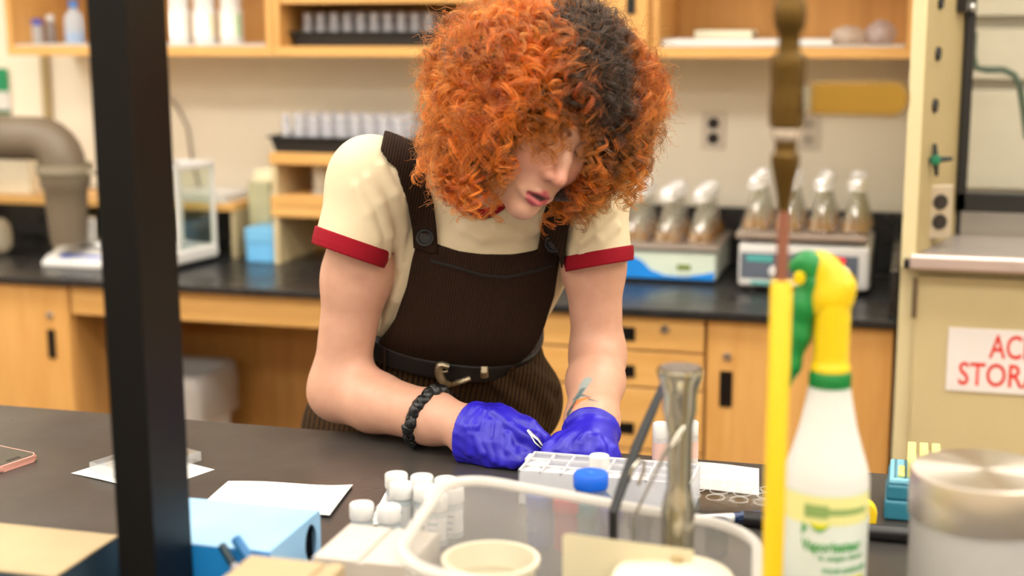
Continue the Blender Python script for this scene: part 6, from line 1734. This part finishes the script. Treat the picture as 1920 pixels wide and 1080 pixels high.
for k in range(8):
    an = k * math.pi / 4; off = Vector((0, -math.cos(an) * .0066, math.sin(an) * .0066)); mb = MB(); mb.tube([Vector(m0 + vv_ * .5) - mm + off, Vector(m0 + vv_ * .92) - mm + off], .0009, 6); mb.build('rib', plain('navy_rib', '#54688c', .35), cp)
# --- black hose lying across the bench, yellow tape
h0, h1 = on_z(1395, 972, ZB + .010), on_z(1790, 1012, ZB + .010)
mb = MB(); mb.tube([Vector(h0 + (h1 - h0) * s + np.array([0, .0015 * math.sin(9 * s), 0])) for s in np.linspace(0, 1.25, 20)], .0098, 18); tag(mb.build('rubber_hose', plain('black_rubber', '#161415', .35), None, True, sharp=60), 'thick black rubber hose lying across the bench behind the spray bottle', 'hose')
p = on_z(1612, 968, ZB + .02)
e = empty('tape_roll', (p[0], p[1] + .004, ZB), 'small roll of yellow tape behind the spray bottle', 'tape')
mb = MB(); mb.lathe([(.012, 0), (.0205, 0), (.0205, .019), (.012, .019), (.012, 0)], 32, Matrix.Translation((0, .0095, .0207)) @ Matrix.Rotation(math.pi / 2, 4, 'X'), cap=False); mb.build('tape', plain('yellow_tape', '#e8c412', .5), e, True, sharp=40)
mb = MB(); mb.lathe([(.0105, 0), (.0119, 0), (.0119, .019), (.0105, .019), (.0105, 0)], 32, Matrix.Translation((0, .0095, .0207)) @ Matrix.Rotation(math.pi / 2, 4, 'X'), cap=False); mb.build('core', M_WHITE, e, True, sharp=40)
# --- blue tip box with yellow comb strips
p0_, p1_ = on_z(1656, 975, ZB), on_z(1665, 862, .968)
e = empty('tip_box', (p0_[0] + .055, p0_[1] + .048, ZB), 'teal blue pipette tip box with rows of holes beside the steel-lidded jar', 'box')
M_TBOX = plain('teal_blue_box', '#2b7288', .4); M_TTOP = plain('sky_tray', '#7fbfd8', .4)
mb = MB(); mb.box((-.055, -.048, 0), (.055, .048, .026), .004, 3); mb.build('base', M_TBOX, e)
mb = MB(); mb.box((-.0525, -.0455, .026), (.0525, .0455, .046), .004, 3); mb.build('body', M_TBOX, e)
mb = MB(); mb.box((-.050, -.043, .046), (.050, .043, .054), .003, 3); mb.build('hole_tray', M_TTOP, e)
hole = None
for i in range(8):
    for j in range(12):
        x, y = -.043 + i * .0122, -.0375 + j * .0068
        if 4 <= i and False: continue
        if hole is None:
            mb = MB(); mb.lathe([(.0019, .0541), (.0019, .0543), (0, .0543)], 8); hole = mb.mesh('tip_hole'); hole.materials.append(plain('hole_dark', '#123844', .6))
        o = link('tip_hole', hole, None, e); o.location = (x, y, 0)
M_COMB = plain('pale_yellow_comb', '#dfdc86', .45)
for k, x in enumerate((-.024, -.009, .006)):
    e2 = empty('tube_strip', (e.location.x + x, e.location.y + .003, ZB + .0545), ['pale yellow tube strip standing on the tip box, nearest its rows of holes', 'pale yellow tube strip standing second on the tip box', 'pale yellow tube strip standing third on the tip box, by the jar'][k], 'strip')
    mb = MB(); mb.box((-.0045, -.040, 0), (.0045, .040, .022), .001, 1); mb.build('strip_body', M_COMB, e2)
    mb = MB()
    for q in range(12): mb.box((-.0052, -.039 + q * .0066, .020), (.0052, -.0355 + q * .0066, .0245), .0006, 1)
    tag(mb.build('teeth', M_COMB, e2), kind='stuff')
e2 = empty('tube_strip', (e.location.x - .0355, e.location.y - .020, ZB + .0545), 'short pale yellow tube strip lying low among the holes of the tip box', 'strip')
mb = MB(); mb.box((-.004, -.018, 0), (.004, .018, .005), .001, 1); mb.build('strip_body', M_COMB, e2)
# --- canister with a steel lid
jp = at(1848, 880, 1.47); JR = 137 * 1.47 / FPX; jz = jp[2]
e = empty('glass_canister', (jp[0], jp[1], ZB), 'clear canister with a brushed steel lid, right of the spray bottle', 'jar'); h = jz - ZB; lh = .049
M_JAR = frosted('canister_wall', '#e2e0dc', .30, .12)
mb = MB(); mb.lathe([(0, 0), (JR * .95, 0), (JR * .97, .004), (JR * .97, h - lh + .006), (JR * .94, h - lh + .006), (JR * .94, .006), (0, .006)], 56, cap=False); mb.build('body', M_JAR, e, True, sharp=50)
t = NT('brushed_steel_lid'); b = t.bsdf(srgb('#ddd4c9'), .30, 1.0, Anisotropic=.92)
tg = t.n('ShaderNodeTangent', direction_type='RADIAL', axis='Z'); t.l(tg.outputs[0], b.inputs['Tangent'])
nz = t.noise(t.coord((1, 1, 1)), 220, 2); t.bump(nz, .04, .0005); M_LID = t.m
mb = MB(); mb.lathe([(JR * .95, h - lh), (JR, h - lh + .001), (JR, h - .005), (JR * .985, h - .0012), (JR * .955, h), (JR * .5, h), (.0001, h)], 72); mb.build('lid', M_LID, e, True, sharp=25)
rr = np.random.default_rng(8)
cont = lambda P: np.maximum(np.maximum(np.linalg.norm(P[:, :2], axis=1) - JR * .88, P[:, 2] - (h - lh - .02)) + .008 * vnoise(P, 60, 4), .008 - P[:, 2])
sdf_obj('crumpled_contents', cont, (-JR, -JR, 0), (JR, JR, h), .007, frosted('film_c', '#d6d1ca', .3, .2), e, project=1)
# --- spray bottle
bp = at(1549, 900, 1.46); bx_, by_ = bp[0], bp[1]
zq = lambda y: float(on_y(1549, y, by_)[2]) - ZB; kq = depth_of(bp) / FPX
e = empty('spray_bottle', (bx_, by_, ZB), 'white trigger spray bottle with yellow and green head and green printed label', 'bottle', rz=0)
M_SPB = frosted('spray_poly', '#eceae6', .10, .35); M_YEL = plain('spray_yellow', '#d9b800', .32, var=.02); M_GRN = plain('spray_green', '#0b7a35', .32, var=.02)
BR = 80 * kq
mb = MB(); mb.lathe([(0, 0), (BR * .93, 0), (BR, .006), (BR * 1.0, zq(960)), (BR * .985, zq(890)), (BR * .93, zq(870)), (BR * .80, zq(838)), (BR * .66, zq(800)), (BR * .56, zq(760)), (BR * .50, zq(735)), (BR * .47, zq(722)), (0, zq(722))], 56); mb.build('body', M_SPB, e, True, sharp=60)
mb = MB(); mb.lathe([(36 * kq, zq(727)), (37 * kq, zq(725)), (37 * kq, zq(698)), (35 * kq, zq(694)), (0, zq(694))], 40); cp = mb.build('collar', M_GRN, e, True, sharp=40)
for k in range(24): an = k * math.pi / 12; mb = MB(); mb.box((36.6 * kq - .0002, -.0006, zq(724)), (36.6 * kq + .0012, .0006, zq(700)), 0, 1, Matrix.Rotation(an, 4, 'Z')); mb.build('grip_rib', M_GRN, cp)
mb = MB(); mb.lathe([(33 * kq, zq(695)), (36 * kq, zq(692)), (36 * kq, zq(684)), (33 * kq, zq(680)), (32 * kq, zq(670)), (33 * kq, zq(590)), (32 * kq, zq(570)), (0, zq(566))], 40); mb.build('head_stem', M_YEL, e, True, sharp=40)
# shroud: a hood leaning forward (towards picture left), built as one swelling tube
xo = lambda x: float(on_y(x, 540, by_)[0]) - bx_
shp = [(1556, 585, 30), (1556, 563, 35), (1559, 543, 32), (1556, 520, 26), (1546, 502, 21), (1534, 492, 15), (1526, 488, 11)]
def shroud(P):
    Q = [V3(xo(x), 0, zq(y)) for x, y, r in shp]; d = s_chain(P * np.array([1, 1.25, 1]), Q, [r * kq for _, _, r in shp], .01)
    d = smin(d, s_cap(P, V3(xo(1584), 0, zq(535)), V3(xo(1578), 0, zq(560)), .010, .008), .012)
    return np.maximum(d, zq(588) - P[:, 2])
sdf_obj('shroud', shroud, (xo(1490), -.04, zq(600)), (xo(1610), .04, zq(460)), .0026, M_YEL, e)
def nozz(P):
    d = s_chain(P * np.array([1, 1.2, 1]), [V3(xo(1536), 0, zq(495)), V3(xo(1510), 0, zq(494)), V3(xo(1488), 0, zq(502))], [.0120, .0098, .0062], .01)
    d = smin(d, s_ell(P, (xo(1522), 0, zq(525)), (.0105, .010, .018)), .01)
    return d
sdf_obj('nozzle_block', nozz, (xo(1475), -.03, zq(560)), (xo(1560), .03, zq(470)), .0024, M_GRN, e)
mb = MB(); mb.lathe([(0, .012), (.0055, .012), (.006, .0), (0, 0)], 16, Matrix.Translation((xo(1500), -.012, zq(518))) @ Matrix.Rotation(math.pi / 2, 4, 'X')); mb.build('side_button', M_YEL, e, True)
def trig(P):
    return s_chain(P * np.array([1, 1.0, 1]), [V3(xo(1520), 0, zq(530)), V3(xo(1508), 0, zq(575)), V3(xo(1503), 0, zq(630)), V3(xo(1490), 0, zq(690)), V3(xo(1478), 0, zq(735))], [.012, .0125, .010, .0075, .004], .01)
sdf_obj('trigger', trig, (xo(1455), -.03, zq(760)), (xo(1550), .03, zq(505)), .0026, M_GRN, e, label='long green trigger lever')
# label printed round the bottle
camdir = math.atan2(-by_, -bx_)                         # bottle side that faces the camera
def wrap(me, R, a0):
    for v in me.vertices:
        an = a0 + v.co.x / R; r_ = R + v.co.z; v.co = Vector((math.cos(an) * r_, math.sin(an) * r_, v.co.y))
def wrap_poly(name, poly, mat, parent, lift=.0004, n=24, lab=None):
    """A flat polygon (x across, z up), sliced finely and wrapped on the bottle."""
    bm = bmesh.new(); bm.faces.new([bm.verts.new((x, z, lift)) for x, z in poly]); xs = [p[0] for p in poly]
    for k in range(1, n):
        xx = min(xs) + (max(xs) - min(xs)) * k / n
        bmesh.ops.bisect_plane(bm, geom=bm.verts[:] + bm.edges[:] + bm.faces[:], plane_co=(xx, 0, 0), plane_no=(1, 0, 0))
    me = bpy.data.meshes.new(name); bm.to_mesh(me); bm.free(); wrap(me, BR, camdir); return link(name, me, mat, parent, label=lab)
def wrap_text(s, size, x, z, mat, parent, wide=1.0, bold=0.0, slope=0.0):
    o = text_mesh(s, size, (0, 0, 0), (1, 0, 0), (0, 1, 0), mat, 'lettering', parent, .0001, wide, bold)
    bm = bmesh.new(); bm.from_mesh(o.data); bmesh.ops.triangulate(bm, faces=bm.faces); bmesh.ops.subdivide_edges(bm, edges=[e_ for e_ in bm.edges if e_.calc_length() > .004], cuts=2); bm.to_mesh(o.data); bm.free()
    for v in o.data.vertices: v.co = Vector((v.co.x + x, v.co.y + z + slope * v.co.x, v.co.z + .0008))
    wrap(o.data, BR, camdir); return o
M_LBL = plain('label_pale', '#cdd3ca', .5, var=.02); M_LY = plain('label_yellow', '#d6d38c', .5, var=.03); M_LG = plain('label_green', '#2f8f3c', .5); M_LDG = plain('label_olive', '#7f9a58', .5); M_LYY = plain('label_bright_yellow', '#d8cf1a', .5)
zq0, kq0 = zq, kq; zq = lambda y: float(on_y(1549, y, by_ - BR * .96)[2]) - ZB; kq = kq0 * .972
xl = lambda x: (x - 1549) * kq
lab = wrap_poly('label', [(-BR * 1.35, .012), (BR * 1.35, .012), (BR * 1.35, zq(925)), (-BR * 1.35, zq(925))], M_LBL, e, .0004, 30, 'printed paper label')
wrap_poly('yellow_band', [(-BR * 1.3, zq(985)), (BR * 1.3, zq(985)), (BR * 1.3, zq(932)), (-BR * 1.3, zq(932))], M_LY, lab, .0006, 30)
wrap_poly('logo_block', [(xl(1510), zq(972)), (xl(1556), zq(972)), (xl(1556), zq(948)), (xl(1510), zq(948))], M_LDG, lab, .0008, 8)
wrap_poly('logo_band', [(xl(1556), zq(966)), (BR * 1.1, zq(966)), (BR * 1.1, zq(956)), (xl(1556), zq(954))], M_LDG, lab, .0008, 14)
wrap_poly('emblem', [(xl(1506), zq(1008)), (xl(1506), zq(982)), (xl(1518), zq(992))], M_LG, lab, .0009, 6)
sm = [(xl(1519 + 42 * k / 12), zq(982 + 16 * math.sin(math.pi * k / 12))) for k in range(13)]
wrap_poly('emblem', sm, M_LG, lab, .0009, 10)
wrap_poly('emblem', [(x * 1 if True else 0, zq(982) + (z - zq(982)) * .55) for x, z in sm], M_LYY, lab, .0011, 10)
wrap_text('Vaporisateur', 31 * kq, xl(1507), zq(1034), M_LG, lab, .74, .0005)
wrap_text('& usages divers', 15 * kq, xl(1540), zq(1050), M_LG, lab, 1.0, .0002)
wrap_text('POUR SURFACES', 13 * kq, xl(1548), zq(1074), M_LG, lab, 1.0, .0003)
wrap_poly('green_panel', [(xl(1540), .02), (BR * 1.1, .02), (BR * 1.1, zq(1083)), (xl(1540), zq(1083))], M_LYY, lab, .0008, 12)
wrap_poly('green_panel', [(xl(1544), .022), (BR * 1.1, .022), (BR * 1.1, zq(1089)), (xl(1544), zq(1089))], M_LG, lab, .0010, 12)
# --- gas drop: yellow sleeve below, brass fittings above
gp = at(1457, 800, 1.36); gx, gy = gp[0], gp[1]
gz = lambda y: float(on_y(1460, y, gy)[2]); kg = 1.36 / FPX
e = empty('gas_drop', (gx, gy, ZB), 'brass gas drop with a yellow sleeved pipe below, in front of the spray bottle', 'pipe'); G0 = ZB
M_BRASS = NT('aged_brass'); M_BRASS.bsdf(srgb('#5c4418'), .45, .75); M_BRASS.bump(M_BRASS.noise(M_BRASS.coord(), 120, 3), .2, .001); M_BRASS = M_BRASS.m
mb = MB(); mb.lathe([(0, 0), (.018, 0), (.018, .006), (20 * kg, .010), (20 * kg, gz(530) - G0), (17 * kg, gz(526) - G0), (0, gz(526) - G0)], 28); mb.build('yellow_sleeve', plain('yellow_pipe', '#d6b000', .4, var=.02), e, True, sharp=40)
mb = MB(); mb.lathe([(0, gz(530) - G0), (11 * kg, gz(530) - G0), (11 * kg, gz(380) - G0), (0, gz(380) - G0)], 20); mb.build('copper_tube', plain('copper_brown', '#8a5540', .45, .3), e, True, sharp=40)
T0 = CEIL - .003 - G0
mb = MB(); mb.lathe([(11 * kg, gz(395) - G0), (14 * kg, gz(370) - G0), (22 * kg, gz(325) - G0), (26 * kg, gz(305) - G0), (26 * kg, gz(290) - G0), (20 * kg, gz(283) - G0), (20 * kg, gz(262) - G0), (25 * kg, gz(256) - G0)], 28, cap=False); mb.build('hose_barb', M_BRASS, e, True, sharp=40)
mb = MB(); mb.lathe([(24 * kg, gz(262) - G0), (26 * kg, gz(258) - G0), (26 * kg, gz(244) - G0), (24 * kg, gz(240) - G0)], 24); mb.build('pale_washer', plain('pale_washer', '#b5a592', .4, .5), e, True, sharp=40)
mb = MB(); mb.lathe([(24 * kg, gz(242) - G0), (31 * kg, gz(236) - G0), (32 * kg, gz(200) - G0), (30 * kg, gz(160) - G0), (32 * kg, gz(120) - G0), (30 * kg, gz(106) - G0), (22 * kg, gz(98) - G0)], 8); vb = mb.build('valve_body', M_BRASS, e, False)
mb = MB(); mb.lathe([(21 * kg, gz(102) - G0), (19 * kg, gz(80) - G0), (20 * kg, gz(62) - G0), (27 * kg, gz(52) - G0), (30 * kg, gz(30) - G0), (28 * kg, gz(8) - G0), (22 * kg, gz(-4) - G0), (22 * kg, gz(-60) - G0), (18 * kg, gz(-70) - G0), (18 * kg, T0)], 24); mb.build('union', M_BRASS, e, True, sharp=40)
# lever handle
l0, l1 = on_y(1520, 183, gy), on_y(1704, 187, gy)
hh = 29 * kg; lx0, lx1 = l0[0] - gx, l1[0] - gx; lz0 = (l0[2] + l1[2]) / 2 - G0
pol = [(lx0, lz0 - hh), (lx1 - hh * .8, lz0 - hh * 1.02)] + [(lx1 - hh * .8 + hh * .8 * math.sin(a), lz0 - hh * math.cos(a)) for a in np.linspace(.2, math.pi - .2, 9)] + [(lx1 - hh * .8, lz0 + hh * 1.0), (lx0, lz0 + hh * .95)]
mb = MB(); mb.prism(pol, -.004, .004, Matrix.Rotation(math.pi / 2, 4, 'X'), .0015); mb.build('lever_handle', plain('mustard_vinyl', '#8c6600', .5, var=.02), e, True, sharp=40, label='flat mustard yellow lever handle')
mb = MB(); mb.box((28 * kg, -.002, lz0 - .010), (lx0 + .004, .002, lz0 + .010)); mb.build('lever_stub', plain('dull_zinc', '#a9a28e', .4, .7), e)
